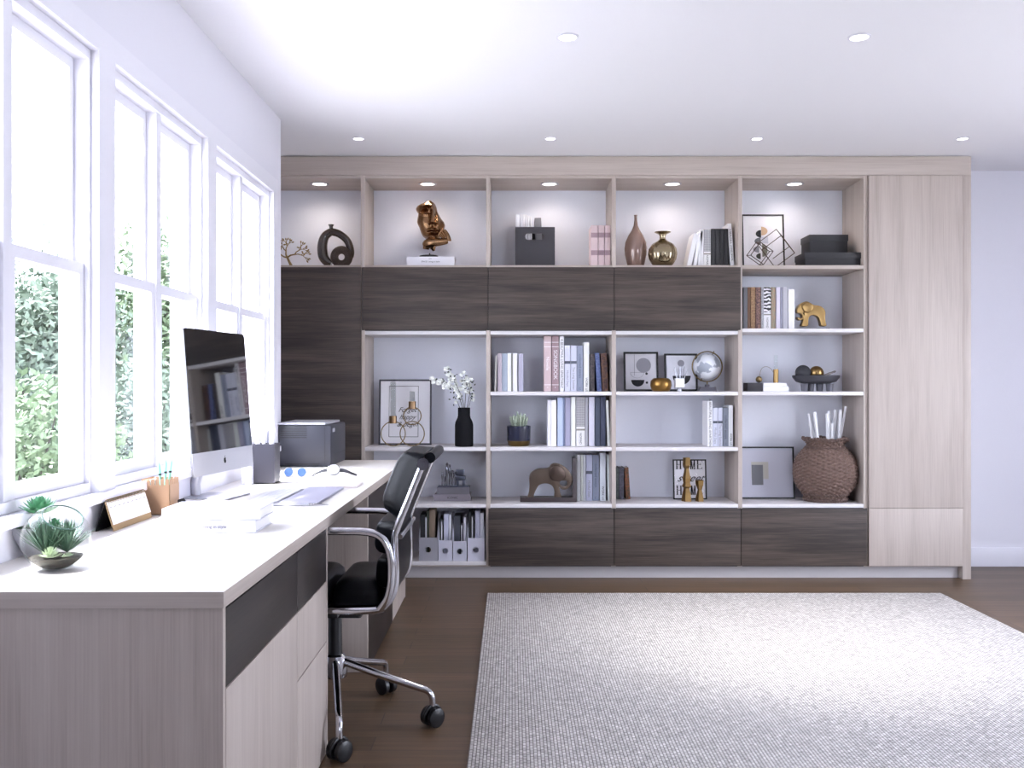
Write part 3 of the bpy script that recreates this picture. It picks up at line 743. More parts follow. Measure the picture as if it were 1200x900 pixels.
book(px7(632), px7(668), 533, SC_, 'dde5e2', 'thin white book leaning at the right end beside the bronze elephant', 178.5, group=g7, tilt=-1.7)
# third column, lowest row: three old books
g8 = 'antique leather books left of the framed sign'
book(722.4, 725.2, 548.4, SC_, '3d4444', 'dark green antique book against the upright', 176, group=g8, m=oldm('2f3535', '525854'))
book(725.6, 731.2, 547.8, SC_, '48454f', 'dark grey antique book between two others', 176, group=g8, tilt=-.1, m=oldm('36343d', '5b5866'))
book(733.8, 738.8, 548, SC_, '6a4a30', 'brown antique book with rust foot, right of the three', 176, group=g8, tilt=-2.3, m=oldm('4a3d2a', '8a4f30'))
# third column, second row right
g9 = 'books in the empty middle compartment'
def px9(v): return 820+v*50/643
living(px9(118), px9(192), 470, SB, 181, 'tall white book with spaced capitals in the nearly empty compartment', g9)
duo(px9(200), 5.3, 478, SB, 181, ('pale banded book, left of the pair in the nearly empty compartment', 'pale banded book, right of the pair in the nearly empty compartment'), g9)
book(px9(354), px9(434), 478, SB, '8f95a2', 'slate grey-blue book in the nearly empty compartment', 181, group=g9, title='collected essays', tz=.5, tsize=.024, tcol=blue_ink, foot='C')
book(px9(438), px9(500), 475, SB, 'eef0f2', 'white book with bold capitals at the right end of the nearly empty compartment', 181, group=g9, title='WORK US', tz=.17, tsize=.017)

def flat_book(x0, x1, y0, y1, z, h, m, label, cat='book', group=None, title=None, tsize=.02, tcol=None, side='front', tx=.5, name='book', rot=0):
    cx, cy = (x0+x1)/2, (y0+y1)/2
    T = Matrix.Translation((cx, cy, 0)) @ Matrix.Rotation(rot, 4, 'Z') @ Matrix.Translation((-cx, -cy, 0))
    c = MB(); q = MB(); t = .003
    q.box(x0, x1, y0, y1, z, z+t, .0006).box(x0, x1, y0, y1, z+h-t, z+h, .0006).box(x0, x1, y0, y0+t, z+t, z+h-t)
    c.add(q.bm, T)
    o = c.build(name, m, None, origin=(cx, cy, z)); tag(o, label, cat, group)
    p = MB(); q = MB(); q.box(x0+.004, x1-.004, y0+t+.0005, y1-.005, z+t+.0002, z+h-t-.0002); p.add(q.bm, T)
    p.build('pages', m_paper, o, smooth=False)
    if title: text_mesh('title', title, tsize, tcol or m_ink, o, T @ Matrix.Translation((x0+(x1-x0)*tx, y0-.0006, z+h*.5)) @ Matrix.Rotation(PI/2, 4, 'X'))
    return o

# ------------------------------------------------------------ top row decorations
def lathe_thing(name, prof, x, y, z, m, label, cat, seg=36, fn=None):
    o = MB().lathe(prof, (x, y, z+.0008), seg, fn=fn).build(name, m, None, origin=(x, y, z+.0008)); return tag(o, label, cat)
# golden tree
K = 178; y = F/K
tx = X(341.5, K); t = MB(); lf = MB(); rnd = random.Random(5)
z0 = ST+.001
def br(p, a, L, r, d):
    q = p+V(math.cos(a)*L, rnd.uniform(-.012, .012), math.sin(a)*L)
    mid = (p+q)/2+V(-math.sin(a), 0, math.cos(a))*L*.1
    t.tube([p, mid, q], [r, r*.85, r*.7], 6)
    if d == 0:
        n = V(math.cos(a), rnd.uniform(-.3, .3), math.sin(a)).normalized()
        lf.tube([q, q+n*.006, q+n*.013, q+n*.019], [.0012, .0052, .0048, .0006], 6)
        return
    br(q, a+rnd.uniform(.35, .6), L*.72, r*.7, d-1); br(q, a-rnd.uniform(.35, .6), L*.72, r*.7, d-1)
    if d == 1:
        br(q, a, L*.6, r*.6, 0)
        n = V(-math.sin(a), 0, math.cos(a)); lf.tube([mid, mid+n*.008, mid+n*.016, mid+n*.022], [.001, .005, .0045, .0006], 6)
base = V(tx+.008, y, z0)
t.tube(smoothpath([base, base+V(-.02, 0, .04), base+V(-.036, 0, .075)], 4), [.013, .011, .0095, .009, .008, .008, .0075, .007, .0065], 8)
fk = base+V(-.036, 0, .072)
br(fk, 1.75, .045, .0065, 3); br(fk, .35, .055, .006, 3); br(fk, 2.7, .045, .006, 3)
root = thing('tree_sculpture', 'golden metal tree figurine in the top left corner', 'figurine', tuple(base))
t.build('branches', m_brass, root); lf.build('leaves', m_brass, root)
# ring vase (brown glazed)
m_glaze = mat('brown_glaze', '33261e', .1, .1, spec=.8, var=.35, bscale=18, coat=.6)
rv = thing('ring_vase', 'dark glazed hollow ring vase with spiral disc inside', 'vase', (X(395, K), y, z0))
def P3(px, py, dy=0): return V(X(px, K), y+dy, Z(py, K))
zl = Z(312.5, K)
ctr = [(388, 271.5), (397, 274), (406, 281), (410.5, 291), (410.5, 300), (405, 307.5)]
L1 = [(388, 271.5), (381, 277), (378, 286), (378, 296), (379.5, 302), (384, 307.5), (388.5, 309.6)]
b = MB()
b.tube(smoothpath([P3(*p) for p in L1], 5), [.025+.009*math.sin(PI*i/30) for i in range(31)], 18)
b.tube(smoothpath([P3(*p) for p in ctr], 5), [.026-.004*(i/25) for i in range(26)], 18)
b.build('ring_body', m_glaze, rv)
MB().lathe([(.024, 0), (.016, .016), (.012, .03), (.0125, .042), (.020, .054), (.018, .055), (.010, .045)], P3(388, 273), 24).build('neck', m_glaze, rv)
dsc = MB(); c0 = P3(400.5, 302)
cc = V(c0.x, y-.01, z0+.074)
dsc.tube(arc(cc, .047, 0, 2*PI, 48)[:-1], .0265, 18, closed=True)
for i in range(26):
    a = 2*PI*i/26
    dsc.tube([cc+V(math.cos(a)*.026, -.016, math.sin(a)*.026), cc+V(math.cos(a+.25)*.047, -.027, math.sin(a+.25)*.047), cc+V(math.cos(a+.4)*.068, -.016, math.sin(a+.4)*.068)], .0022, 5)
dsc.build('spiral_disc', mat('textured_brown_glaze', '43362f', .4, .2, var=.4, bscale=60, bump=.5), rv)

# face sculpture
fb = flat_book(X(476.5, 181), X(532.5, 181), F/181, F/181+.17, z0, .066/1.03, mat('white_cover', 'e9e8ee', .5), 'thick white book lying flat under the bronze face', title='SPACE  living in style', tsize=.014, tx=.5)
front_text('mark', 'LIFE', .011, grey_ink, fb, X(504, 181), F/181-.0006, z0+.05)
K = 177.5; y = F/K
rt = thing('face_sculpture', 'bronze abstract face with hand at its chin on a white book', 'sculpture', (X(503, K), y, z0+.0645))
MB().lathe([(0, 0), (.062, 0), (.062, .016), (.058, .018), (0, .018)], (X(503, K), y-.03, z0+.0649), 30).build('stand_base', m_black, rt)
MB().cyl((X(503.3, K), y+.01, z0+.069), (X(503.3, K), y+.01, z0+.105), .0045, 10).build('stand_rod', m_black, rt)
# outline rows in zoom pixels (10 px per photo px): y, left, right
rows = [(62, 330, 362), (75, 275, 385), (95, 225, 400), (120, 180, 410), (145, 170, 415), (170, 178, 420), (195, 200, 432), (230, 195, 450), (265, 188, 472), (300, 185, 500), (330, 195, 510), (360, 210, 505), (395, 222, 492), (430, 235, 480), (460, 250, 462), (490, 285, 450), (505, 300, 445)]
def gss(v, c, s): return math.exp(-((v-c)/s)**2)
def face_h(px, py):
    h = 0
    # nose ridge, from brow to tip
    nx = 375+(py-130)*.02
    if 100 < py < 345:
        wv = 24+22*max(0, (py-230)/100); amp = .020+.034*min(1, max(0, (py-130)/190))
        h += amp*gss(px, nx, wv)*min(1, (py-100)/30)*(1 if py < 325 else max(0, (345-py)/20))
    h += .026*gss(py, 118, 24)*(1 if px < 400 else .5)      # brow
    h -= .030*gss(px, 278, 62)*gss(py, 196, 30)              # eye socket
    h += .020*gss(px, 278, 50)*gss(py, 222, 15)              # eyelid
    h -= .016*gss(px, 345, 12)*gss(py, 260, 80)
    h -= .022*gss(px, 408, 12)*gss(py, 260, 95)              # groove right of the nose
    h += .016*gss(px, 440, 26)*gss(py, 300, 70)
    h += .014*gss(px, 262, 45)*gss(py, 320, 60)              # cheek
    h += .028*gss(px, 372, 42)*gss(py, 403, 13) + .032*gss(px, 368, 38)*gss(py, 437, 13) - .016*gss(px, 370, 50)*gss(py, 420, 6)
    h += .022*gss(px, 362, 45)*gss(py, 482, 20) - .014*gss(px, 372, 45)*gss(py, 462, 8) - .018*gss(px, 372, 14)*gss(py, 372, 14)
    return h
def wpt(px, py, dy): return V(X(470+px/10, K), y+dy, Z(230+py/10, K))
bm = bmesh.new(); NU, NV = 64, 96
grid = []
for j in range(NV+1):
    f = j/NV*(len(rows)-1); i0 = min(int(f), len(rows)-2); tt = f-i0; A, B = rows[i0], rows[i0+1]
    py, l, r_ = (A[k]*(1-tt)+B[k]*tt for k in range(3))
    row = []
    for i in range(NU+1):
        u = i/NU; px = l+(r_-l)*u
        dome = .075*math.sqrt(max(0, 1-(2*u-1)**2*.93))
        row.append(bm.verts.new(wpt(px, py, .035-dome-face_h(px, py)*min(1, 6*min(u, 1-u)))))
    grid.append(row)
for j in range(NV):
    for i in range(NU): bm.faces.new((grid[j][i], grid[j][i+1], grid[j+1][i+1], grid[j+1][i]))
bnd = bmesh.ops.extrude_face_region(bm, geom=list(bm.faces))
for v in [g_ for g_ in bnd['geom'] if isinstance(g_, bmesh.types.BMVert)]:
    v.co.y = y+.045+(v.co.y-y)*.25
bmesh.ops.recalc_face_normals(bm, faces=list(bm.faces))
m = MB(); m.add(bm); m.build('face', m_bronze, rt, auto=50)
# forearm and hand under the chin
m = MB()
m.tube(smoothpath([wpt(285, 590, 0), wpt(310, 560, -.01), wpt(380, 545, -.02), (wpt(460, 540, -.02)), wpt(545, 525, -.01)], 5), [.016, .022, .026, .029, .030, .031, .032, .033, .033, .032, .031, .030, .029, .027, .026, .025, .024, .023, .022, .020, .018], 14)
m.tube(smoothpath([wpt(560, 530, -.008), wpt(552, 480, -.012), wpt(530, 430, -.016), wpt(512, 395, -.02)], 4), [.018, .0175, .017, .016, .015, .014, .014, .013, .012, .011, .009, .008, .006], 12)
m.tube([wpt(350, 560, 0), wpt(375, 600, 0), wpt(385, 640, 0)], [.030, .021, .008], 12)
m.tube([wpt(290, 570, .0), wpt(275, 600, .0), wpt(330, 610, .0)], [.022, .014, .010], 12)
for k, (a, b2) in enumerate(((545, 495), (530, 478), (515, 462), (500, 452))):
    m.tube(smoothpath([wpt(a, 470+k*12, -.02), wpt(b2+14, 418+k*17, -.042), wpt(b2, 400+k*20, -.052), wpt(b2-12, 425+k*20, -.048)], 3), [.0075, .0075, .0072, .0075, .007, .0068, .007, .0065, .006, .0045], 8)
m.build('hand', m_bronze, rt, auto=60)

# magazine box
def slotted(mb, x0, x1, z0, z1, hx0, hx1, hz0, hz1, y, t, n=14):
    r = (hz1-hz0)/2; zc = (hz0+hz1)/2
    mb.box(x0, x1, y, y+t, z0, hz0).box(x0, x1, y, y+t, hz1, z1)
    xm = (hx0+hx1)/2
    L_ = [(x0, hz0), (xm, hz0)]+[(hx0+r-r*math.sin(PI*i/n), zc-r*math.cos(PI*i/n)) for i in range(n+1)]+[(xm, hz1), (x0, hz1)]
    if abs(xm-(hx0+r)) < 1e-6: L_ = [(x0, hz0)]+L_[2:-2]+[(x0, hz1)]
    mb.prism(L_, y, y+t); mb.prism([(2*xm-a, z) for a, z in L_ ] if False else [(xm+(xm-a) if a != x0 else x1, z) for a, z in L_][::-1], y, y+t)
K = 179.5; y = F/K
bx = thing('magazine_box', 'charcoal box with slot handle holding papers, top row', 'storage box', (X(626, K), y, z0))
x0, x1, zt = X(603.8, K), X(650.2, K), Z(266, K)
mb = MB(); hx0, hx1 = X(615.2, K), X(638.6, K); hz0, hz1 = Z(281, K), Z(273.5, K)
slotted(mb, x0, x1, z0, zt, hx0, hx1, hz0, hz1, y, .003)
mb.box(x0, x0+.003, y+.001, y+.2, z0, zt).box(x1-.003, x1, y+.001, y+.2, z0, zt).box(x0, x1, y+.197, y+.2, z0, zt).box(x0, x1, y+.003, y+.2, z0, z0+.003)
mb.build('box_body', m_charc, bx, smooth=False)
pp = ((604.6, 608.6, 251.5, 'f0eff2', 0), (609.2, 612.6, 251.3, 'e4e3e8', 0), (613, 615.4, 251.3, 'f2f1f4', 0), (616.2, 618.6, 251.5, 'e9e8ec', 1.5), (619.6, 621.6, 252.6, 'f2f1f4', 3.2), (622.6, 624.4, 253.5, 'eeeef1', 4.6))
for k, (a0, a1, yt, c_, tl) in enumerate(pp):
    book(a0+ (0 if tl == 0 else 0), a1, yt, z0+.0035, c_, 'white magazine %s in the charcoal box' % ('at the left end', 'second from left', 'third from left', 'fourth from left', 'fifth from left', 'last before the grey one')[k], 177.6, depth=.16, group='magazines in the charcoal box', tilt=-tl if False else -tl*.35)
book(629.5, 637, 255, z0+.0035, '7b7a80', 'grey magazine leaning at the right in the charcoal box', 177.6, depth=.16, group='magazines in the charcoal box', tilt=-3)

# vases of the fourth compartment
def vprof(pts): return [(0, 0)]+pts
K = 179; y = F/K
def zz(py): return Z(py, K)-z0
s_ = 1/K
lathe_thing('bottle_vase', [(0, 0), (.046, 0), (.056, .02), (13*s_*.98, .085), (13.3*s_, .125), (12.4*s_, .165), (9*s_, .21), (5*s_, .245), (2.6*s_, .275), (1.7*s_, .31), (1.6*s_, .338), (2.2*s_, .345), (1.4*s_, .346), (1.2*s_, .3)], X(745, K), y, ST, mat('taupe_glaze', '8d7369', .16, .15, spec=.7, coat=.5), 'slim-necked taupe bottle vase on the top row', 'vase')
K2_ = 181
lathe_thing('melon_vase', [(0, 0), (.045, 0), (.066, .012), (.086, .045), (.0925, .08), (.088, .115), (.068, .145), (.036, .163), (.020, .178), (.0185, .195), (.024, .208), (.052, .221), (.053, .2235), (.022, .215), (.015, .2)], X(776.5, K2_), F/K2_, ST, mat('champagne_metal', 'a3957a', .2, 1, var=.05), 'ribbed champagne-metal vase with flared rim right of the taupe bottle vase', 'vase', 96, fn=lambda u, z: 1+(.028*(abs(math.sin(u*PI*14))-.5) if .01 < z < .17 else 0))

# framed pictures
def frame(px0, px1, yt, yb, zs, K, label, lean=.03, fw=.012, fm=None, art=None, mat_m=None, back=0.012, name='picture_frame', cat='picture'):
    """leaning frame; art(parent, T, w, h) adds flat artwork; base at the back of the shelf"""
    x0, x1 = X(px0, K), X(px1, K); y = F/K; h = Z(yt, K)-zs-.0005; w_ = x1-x0
    ang = math.atan2(lean, h)
    T = Matrix.Translation(((x0+x1)/2, y, zs+.0012)) @ Matrix.Rotation(-ang, 4, 'X')
    r = thing(name, label, cat, ((x0+x1)/2, y, zs+.0012))
    def put(q, nm, mm, par=r): m_ = MB(); m_.add(q.bm, T); return m_.build(nm, mm, par, smooth=False)
    q = MB(); q.box(-w_/2, -w_/2+fw, 0, back, 0, h).box(w_/2-fw, w_/2, 0, back, 0, h).box(-w_/2+fw, w_/2-fw, 0, back, 0, fw).box(-w_/2+fw, w_/2-fw, 0, back, h-fw, h)
    put(q, 'frame', fm or m_black)
    q = MB(); q.box(-w_/2+fw, w_/2-fw, .006, back-.001, fw, h-fw); sheet = put(q, 'print', mat_m or m_paper)
    if art:
        for (nm, mm, shape) in art(w_, h): put(shape, nm, mm, sheet)
    q = MB(); q.box(-w_/2+fw, w_/2-fw, .0015, .0025, fw, h-fw); put(q, 'glazing', m_pane)
    return r, T, sheet
def disc(cx, cz, rx, rz=None, a0=0, a1=2*PI, y=.0055, n=30, t=.0005):
    rz = rz or rx; m_ = MB(); pts = [(cx+rx*math.cos(a0+(a1-a0)*i/n), cz+rz*math.sin(a0+(a1-a0)*i/n)) for i in range(n if a1-a0 > 6.2 else n+1)]
    m_.prism(pts, y-t, y); return m_
def rct(x0, x1, z0_, z1_, y=.0055, t=.0005): return MB().box(x0, x1, y-t, y, z0_, z1_)
g_grey = mat('print_grey', '8f8d95', .8); g_tan = mat('print_tan', 'c9a98a', .8); g_olive = mat('print_olive', '7d7c70', .8); g_lt = mat('print_pale_grey', 'c9c8d2', .8); g_blk = mat('print_black', '26262a', .8); g_mid = mat('print_mid_grey', '6f7075', .8)
# top right abstract print: frame mostly behind the upright
K = 176; zf = ST
def art1(w_, h):
    X_ = lambda v: X(800+v*130/1200, K)-fcx; Z_ = lambda v: Z(255+v*60/554, K)-zf
    return [('paper_sheet', mat('print_white', 'e8e6ea', .8), rct(X_(722), X_(985), Z_(475), Z_(78), .0058)),
            ('shape_black', g_blk, disc(X_(860), Z_(168), .085*.42+.0, .026, PI/2, 3*PI/2)), ('shape_tan', g_tan, disc(X_(862), Z_(138), .042, .030, -PI/2, PI/2)),
            ('shape_grey', g_mid, disc(X_(855), Z_(250), .042, .025, PI/2, 3*PI/2)), ('shape_pale', g_lt, rct(X_(862), X_(935), Z_(275), Z_(200))),
            ('shape_olive', g_olive, disc(X_(868), Z_(350), .036, .045, -PI/2, PI/2)), ('shape_light', g_grey, disc(X_(835), Z_(340), .040, .022, PI/2, 3*PI/2, .0054)),
            ('shape_dark', mat('print_dark_olive', '45463f', .8), disc(X_(850), Z_(415), .030, .020, PI/2, 3*PI/2, .0053))]
fx0, fx1 = X(870.6, K), X(920.2, K); fcx = (fx0+fx1)/2
frame(870.6, 920.2, 250, 310, zf, K, 'thin black frame with stacked abstract shapes at the top right', lean=.035, fw=.009, art=art1)
# wire cubes
def wire_cube(c, s, R, label):
    r = MB(); vs = [Matrix.Rotation(R[2], 3, 'Z') @ Matrix.Rotation(R[1], 3, 'Y') @ Matrix.Rotation(R[0], 3, 'X') @ V(a, b_, d)*s/2 for a in (-1, 1) for b_ in (-1, 1) for d in (-1, 1)]
    zm = min(v.z for v in vs); vs = [V(v.x+c[0], v.y+c[1], v.z-zm+c[2]+.0028) for v in vs]
    for i in range(8):
        for j in range(i+1, 8):
            if bin(i ^ j).count('1') == 1: r.tube([vs[i], vs[j]], .0024, 8)
    o = r.build('wire_cube', mat('bronze_wire', '4d3a34', .4, .8)); tag(o, label, 'ornament'); return o
wire_cube((X(914, 181.5), F/181.5+.10, ST), .152, (math.radians(35), math.radians(45), math.radians(24)), 'larger geometric wire cube standing on a corner, top right shelf')
wire_cube((X(890, 181.5), F/181.5-.012, ST), .104, (math.radians(10), math.radians(38), math.radians(-22)), 'smaller geometric wire cube leaning left of the larger one')
# black storage boxes
def lid_box(px0, px1, yt, yb, K, z, d, label, lidh):
    x0, x1 = X(px0, K), X(px1, K); y = F/K; h = (yb-yt)/K
    r = thing('storage_box', label, 'box', ((x0+x1)/2, y+d/2, z), group='black lidded boxes on the top row')
    MB().box(x0+.004, x1-.004, y+.004, y+d-.004, z, z+h-.004, .001).build('box_body', mat('black_card', '222125', .6), r)
    MB().box(x0, x1, y, y+d, z+h-lidh, z+h, .002).build('lid', mat('black_card_lid', '29282c', .55), r)
    return z+h
zb = lid_box(943, 1009.3, 294, 310, 182, ST+.0008, .22, 'larger black lidded box, bottom of the stacked pair', .04)
lid_box(948.5, 994.2, 271.2, 294, 179.5, zb+.0006, .19, 'smaller black lidded box on top of the stack', .042)

# ------------------------------------------------------------ elephants
def elephant(name, outline, ear, K, zs, th, m, me_, label, toP, base=None):
    y = F/K
    xs = [p[0] for p in outline]
    r = thing(name, label, 'figurine', ((toP(min(xs), 0)[0]+toP(max(xs), 0)[0])/2, y+th/2, zs))
    o = closed_smooth(outline, 4)
    MB().prism([toP(*p) for p in o], y, y+th, .010, segs=4).build('body', m, r, auto=50)
    e = closed_smooth(ear, 5)
    MB().prism([toP(*p) for p in e], y-.011, y+.004, .006, segs=3).build('ear', me_, r, auto=50); MB().prism([toP(*p) for p in e], y+th-.004, y+th+.011, .006, segs=3).build('ear', me_, r, auto=50)
    return r
K = 178.5
g = lambda vx, vy: (X(865+vx*80/900, K), Z(310+vy*80/900, K))
# outline in the 1200x675 crop (865..1025, 310..400): 7.5 px per photo px
def toE(vx, vy): return (X(865+vx/7.5, K), max(Z(310+vy/7.5, K)+.0045, S5+.0115))
eo = [(560, 345), (600, 330), (640, 345), (670, 362), (720, 370), (755, 395), (768, 430), (765, 470), (772, 520), (775, 545), (735, 545), (725, 520), (712, 480), (690, 458), (655, 450), (630, 462), (618, 490), (612, 545), (560, 545), (568, 510), (578, 470), (582, 430), (570, 432), (582, 455), (580, 480), (555, 495), (530, 490), (520, 470), (532, 468), (548, 478), (564, 468), (560, 446), (540, 432), (522, 430), (520, 400), (535, 365)]
er = [(560, 360), (600, 338), (640, 350), (658, 375), (650, 408), (615, 430), (585, 425), (565, 400)]
el = elephant('elephant_figurine', eo, er, K, S5, .05, m_gold, m_gold, 'golden elephant figurine facing left, right of the books', toE)
MB().box(toE(505, 0)[0], toE(800, 0)[0], F/K-.012, F/K+.062, S5+.0006, S5+.012, .001).build('base', m_black, el)
# bronze elephant bookend facing right (crop 570..730 x 520..670, 6 px per px)
K = 180
def toB(vx, vy): return (X(570+vx/6, K), max(Z(520+vy/6, K)+.003, SC_+.0305))
bo = [(480, 142), (520, 150), (560, 175), (590, 210), (605, 255), (590, 300), (560, 325), (530, 322), (510, 300), (512, 285), (530, 300), (550, 305), (568, 290), (565, 265), (545, 262), (520, 268), (512, 300), (520, 350), (528, 390), (478, 390), (480, 350), (470, 310), (445, 288), (405, 283), (370, 295), (350, 325), (335, 360), (330, 392), (288, 392), (298, 350), (303, 300), (302, 240), (320, 205), (360, 182), (410, 178), (440, 172), (455, 152)]
be = [(455, 165), (490, 150), (530, 165), (555, 200), (552, 245), (515, 265), (470, 262), (445, 235), (442, 195)]
bel = elephant('elephant_bookend', bo, be, K, SC_, .055, mat('rose_bronze', '6b5d53', .32, .9, var=.1), mat('rose_bronze_ear', '5a4d46', .3, .9), 'rose bronze elephant bookend facing right beside white books', toB)
kk = MB(); kk.box(toB(237, 0)[0], toB(634, 0)[0], F/K-.02, F/K+.085, SC_+.0008, SC_+.0305, .0015); kk.build('base', mat('dark_walnut_block', '35292a', .4), bel)
MB().box(toB(606, 0)[0], toB(634, 0)[0], F/K-.02, F/K+.085, SC_+.031, Z(536.5, K), .0015).build('end_block', mat('dark_walnut_post', '4a4244', .4), bel)

# ------------------------------------------------------------ first column, tall compartment
K = 177; y = F/K
def artF(w_, h):
    out = []
    a, b_, c_, d_ = -w_*.31, w_*.25, h*.12, h*.90
    for (p0, p1, q0, q1) in ((a, b_, c_, c_+.003), (a, b_, d_-.003, d_), (a, a+.003, c_, d_), (b_-.003, b_, c_, d_)): out.append(('ruled_line', m_ink, rct(p0, p1, q0, q1)))
    return out
fr_, T, sheet = frame(443.5, 505.5, 444.5, 523, SB, K, 'dark-framed script print behind the brass ring candle holder', lean=.03, fw=.0115, fm=mat('dark_slate_frame', '3d3b45', .4), art=artF)
for k, s in enumerate(('Forget', 'happy', '& begin')):
    text_mesh('script_line', s, .045, m_ink, sheet, T @ Matrix.Translation((.012, .0048, .232-.048*k)) @ Matrix.Rotation(PI/2, 4, 'X'), shear=.5)
# ring candle holder
K = 181; y = F/K
hd = thing('candle_holder', 'brass three-ring candle holder with two glass tubes', 'candle holder', (X(478, K), y, SB+.001))
def RP(vx, vy): return V(X(430+vx/9, K), y, Z(430+vy/9, K))
rr = MB()
zb_ = SB+.0045
def ring(vx, R, zc): rr.tube(arc((RP(vx, 0).x, y, zc), R, 0, 2*PI, 48)[:-1], .0034, 8, closed=True)
R1 = 128/9/K
ring(277, R1, zb_+R1); ring(478, R1, zb_+R1); R2 = 93/9/K; ring(478, R2, zb_+2*R1+R2-.020)
rr.build('rings', m_brass, hd)
cp = MB()
for vx, zc in ((277, zb_+2*R1-.012), (478, zb_+2*R1+2*R2-.020-.012)):
    cp.lathe([(0, 0), (.024, 0), (.024, .048), (.020, .048), (.020, .005), (0, .005)], (RP(vx, 0).x, y, zc), 28)
    tb = 'x'
cp.build('holder_cups', mat('copper_cup', '8b7156', .3, 1), hd)
for vx, zc, top in ((277, zb_+2*R1-.006, 160), (478, zb_+2*R1+2*R2-.026, 258)):
    hh = Z(430+top/9, K)-zc
    MB().lathe([(.019, 0), (.019, hh), (.017, hh), (.017, .003), (0, .003)], (RP(vx, 0).x, y, zc), 28).build('glass_tube', m_glass, hd)
# black vase with blossom branches
K = 181; y = F/K; s_ = 1/K
vx = X(543.8, K)
bv = lathe_thing('bottle_vase', [(0, 0), (10*s_, 0), (10.8*s_, .006), (10.8*s_, .14), (10*s_, .16), (7.7*s_, .185), (7.2*s_, .20), (7.2*s_, .25), (6.8*s_, .251), (6.4*s_, .245), (6.4*s_, .19)], vx, y, SB, mat('matt_black_ceramic', '0d0d12', .75, spec=.2), 'matt black bottle vase holding white blossom branches', 'vase')
rnd = random.Random(3)
fl = thing('blossom_branch', 'bouquet of white blossoms and dark leaves in the black vase', 'flowers', (vx, y, SB+.20))
st = MB(); lf = MB(); bl = MB()
def BP(px, py, dy=0): return V(X(px, K), y+dy, Z(py, K))
paths = [[(543.5, 490), (541, 474), (536, 462), (528, 453), (518, 448), (508, 444.5)], [(544, 490), (543, 473), (538, 458), (532, 446), (527, 438), (524.5, 433)], [(544, 490), (545, 472), (546, 458), (546, 448), (543, 441)], [(544, 490), (549, 470), (551, 455), (549, 445)], [(543.5, 490), (538, 476), (536, 470)], [(544.5, 490), (550, 474), (552, 466)]]
for i, pp_ in enumerate(paths):
    pts = smoothpath([BP(a, b_, (i % 3-1)*.018*(k/len(pp_))) for k, (a, b_) in enumerate(pp_)], 5)
    st.tube(pts, [.0026-.0016*j/len(pts) for j in range(len(pts))], 6)
    for j in range(9, len(pts), 1):
        for rep in range(3):
            p = pts[j]+V(rnd.gauss(0, .014), rnd.gauss(0, .012), rnd.gauss(0, .012))
            d = Vector((rnd.gauss(0, 1), rnd.gauss(0, .6), rnd.gauss(0, 1))).normalized(); u = d.cross(V(0, 1, .2)).normalized()
            if rnd.random() < .42:
                for q in range(5):
                    a = 2*PI*q/5; dd = V(math.cos(a), -.35, math.sin(a)); w_ = V(-math.sin(a), 0, math.cos(a))
                    vs = [bl.bm.verts.new(p), bl.bm.verts.new(p+dd*.009+w_*.006), bl.bm.verts.new(p+dd*.015), bl.bm.verts.new(p+dd*.009-w_*.006)]; bl.bm.faces.new(vs)
            else:
                L = rnd.uniform(.012, .022)
                vs = [lf.bm.verts.new(p), lf.bm.verts.new(p+d*L*.5+u*L*.27), lf.bm.verts.new(p+d*L), lf.bm.verts.new(p+d*L*.5-u*L*.27)]; lf.bm.faces.new(vs)
st.build('stems', mat('dark_stem', '3b3a32', .6), fl); lf.build('leaves', mat('dark_leaf', '3f4a44', .5, var=.3, bscale=40), fl, smooth=False); bl.build('blossoms', mat('white_petal', 'eef0ea', .6), fl, smooth=False)

# first column, lower compartment: sculpture on two books
K = 179; y = F/K
def px8(v): return 480+v/6.93
def py8(v): return 535+v/6.93
zb0 = SC_+.0008
flat_book(X(px8(200), K), X(px8(497), K), y, y+.16, zb0, .044, mat('mauve_cover', '8d868f', .6), 'lower mauve-grey book of the pair under the figures sculpture', title='ICONIC', tsize=.020, group='books under the figures sculpture')
flat_book(X(px8(222), K), X(px8(487), K), y+.006, y+.15, zb0+.0446, .044, mat('grey_cover', '77747c', .6), 'upper grey book of the pair under the figures sculpture', group='books under the figures sculpture')
zt_ = zb0+.0894
fg = thing('figures_sculpture', 'pewter sculpture of slender standing figures beside a block', 'sculpture', (X(px8(350), K), y+.05, zt_))
pew = mat('pewter', '5d6170', .3, .8, var=.3, bscale=30)
MB().box(X(px8(225), K), X(px8(480), K), y+.012, y+.10, zt_, zt_+.008, .002).build('plinth', pew, fg)
def P8(v, u, dy=.05): return V(X(px8(v), K), y+dy, Z(py8(u), K))
m = MB(); zb1 = zt_+.007
for (v, top, rad) in ((262, 130, .008), (283, 165, .007), (300, 55, .012), (322, 70, .009), (345, 115, .011), (368, 130, .008)):
    pz = Z(py8(top), K); xx = X(px8(v), K); H = pz-zb1
    m.tube([(xx-.003, y+.05, zb1), (xx-.002, y+.05, zb1+H*.35), (xx, y+.05, zb1+H*.62), (xx, y+.048, zb1+H*.8), (xx, y+.048, zb1+H*.86), (xx, y+.048, zb1+H*.93), (xx, y+.048, pz)], [rad*.55, rad*.5, rad*.95, rad*.9, rad*.45, rad*.75, rad*.3], 12)
m.build('figures', mat('bright_pewter', '9a9ca8', .22, .95), fg)
m = MB(); m.box(P8(372, 0).x, P8(440, 0).x, y+.03, y+.08, Z(py8(160), K), Z(py8(110), K), .006); m.box(P8(368, 0).x, P8(452, 0).x, y+.03, y+.08, Z(py8(200), K), Z(py8(162), K), .006)
for a, b_ in ((376, 398), (425, 448)): m.box(P8(a, 0).x, P8(b_, 0).x, y+.035, y+.075, zb1, Z(py8(196), K), .004)
m.build('block', pew, fg)
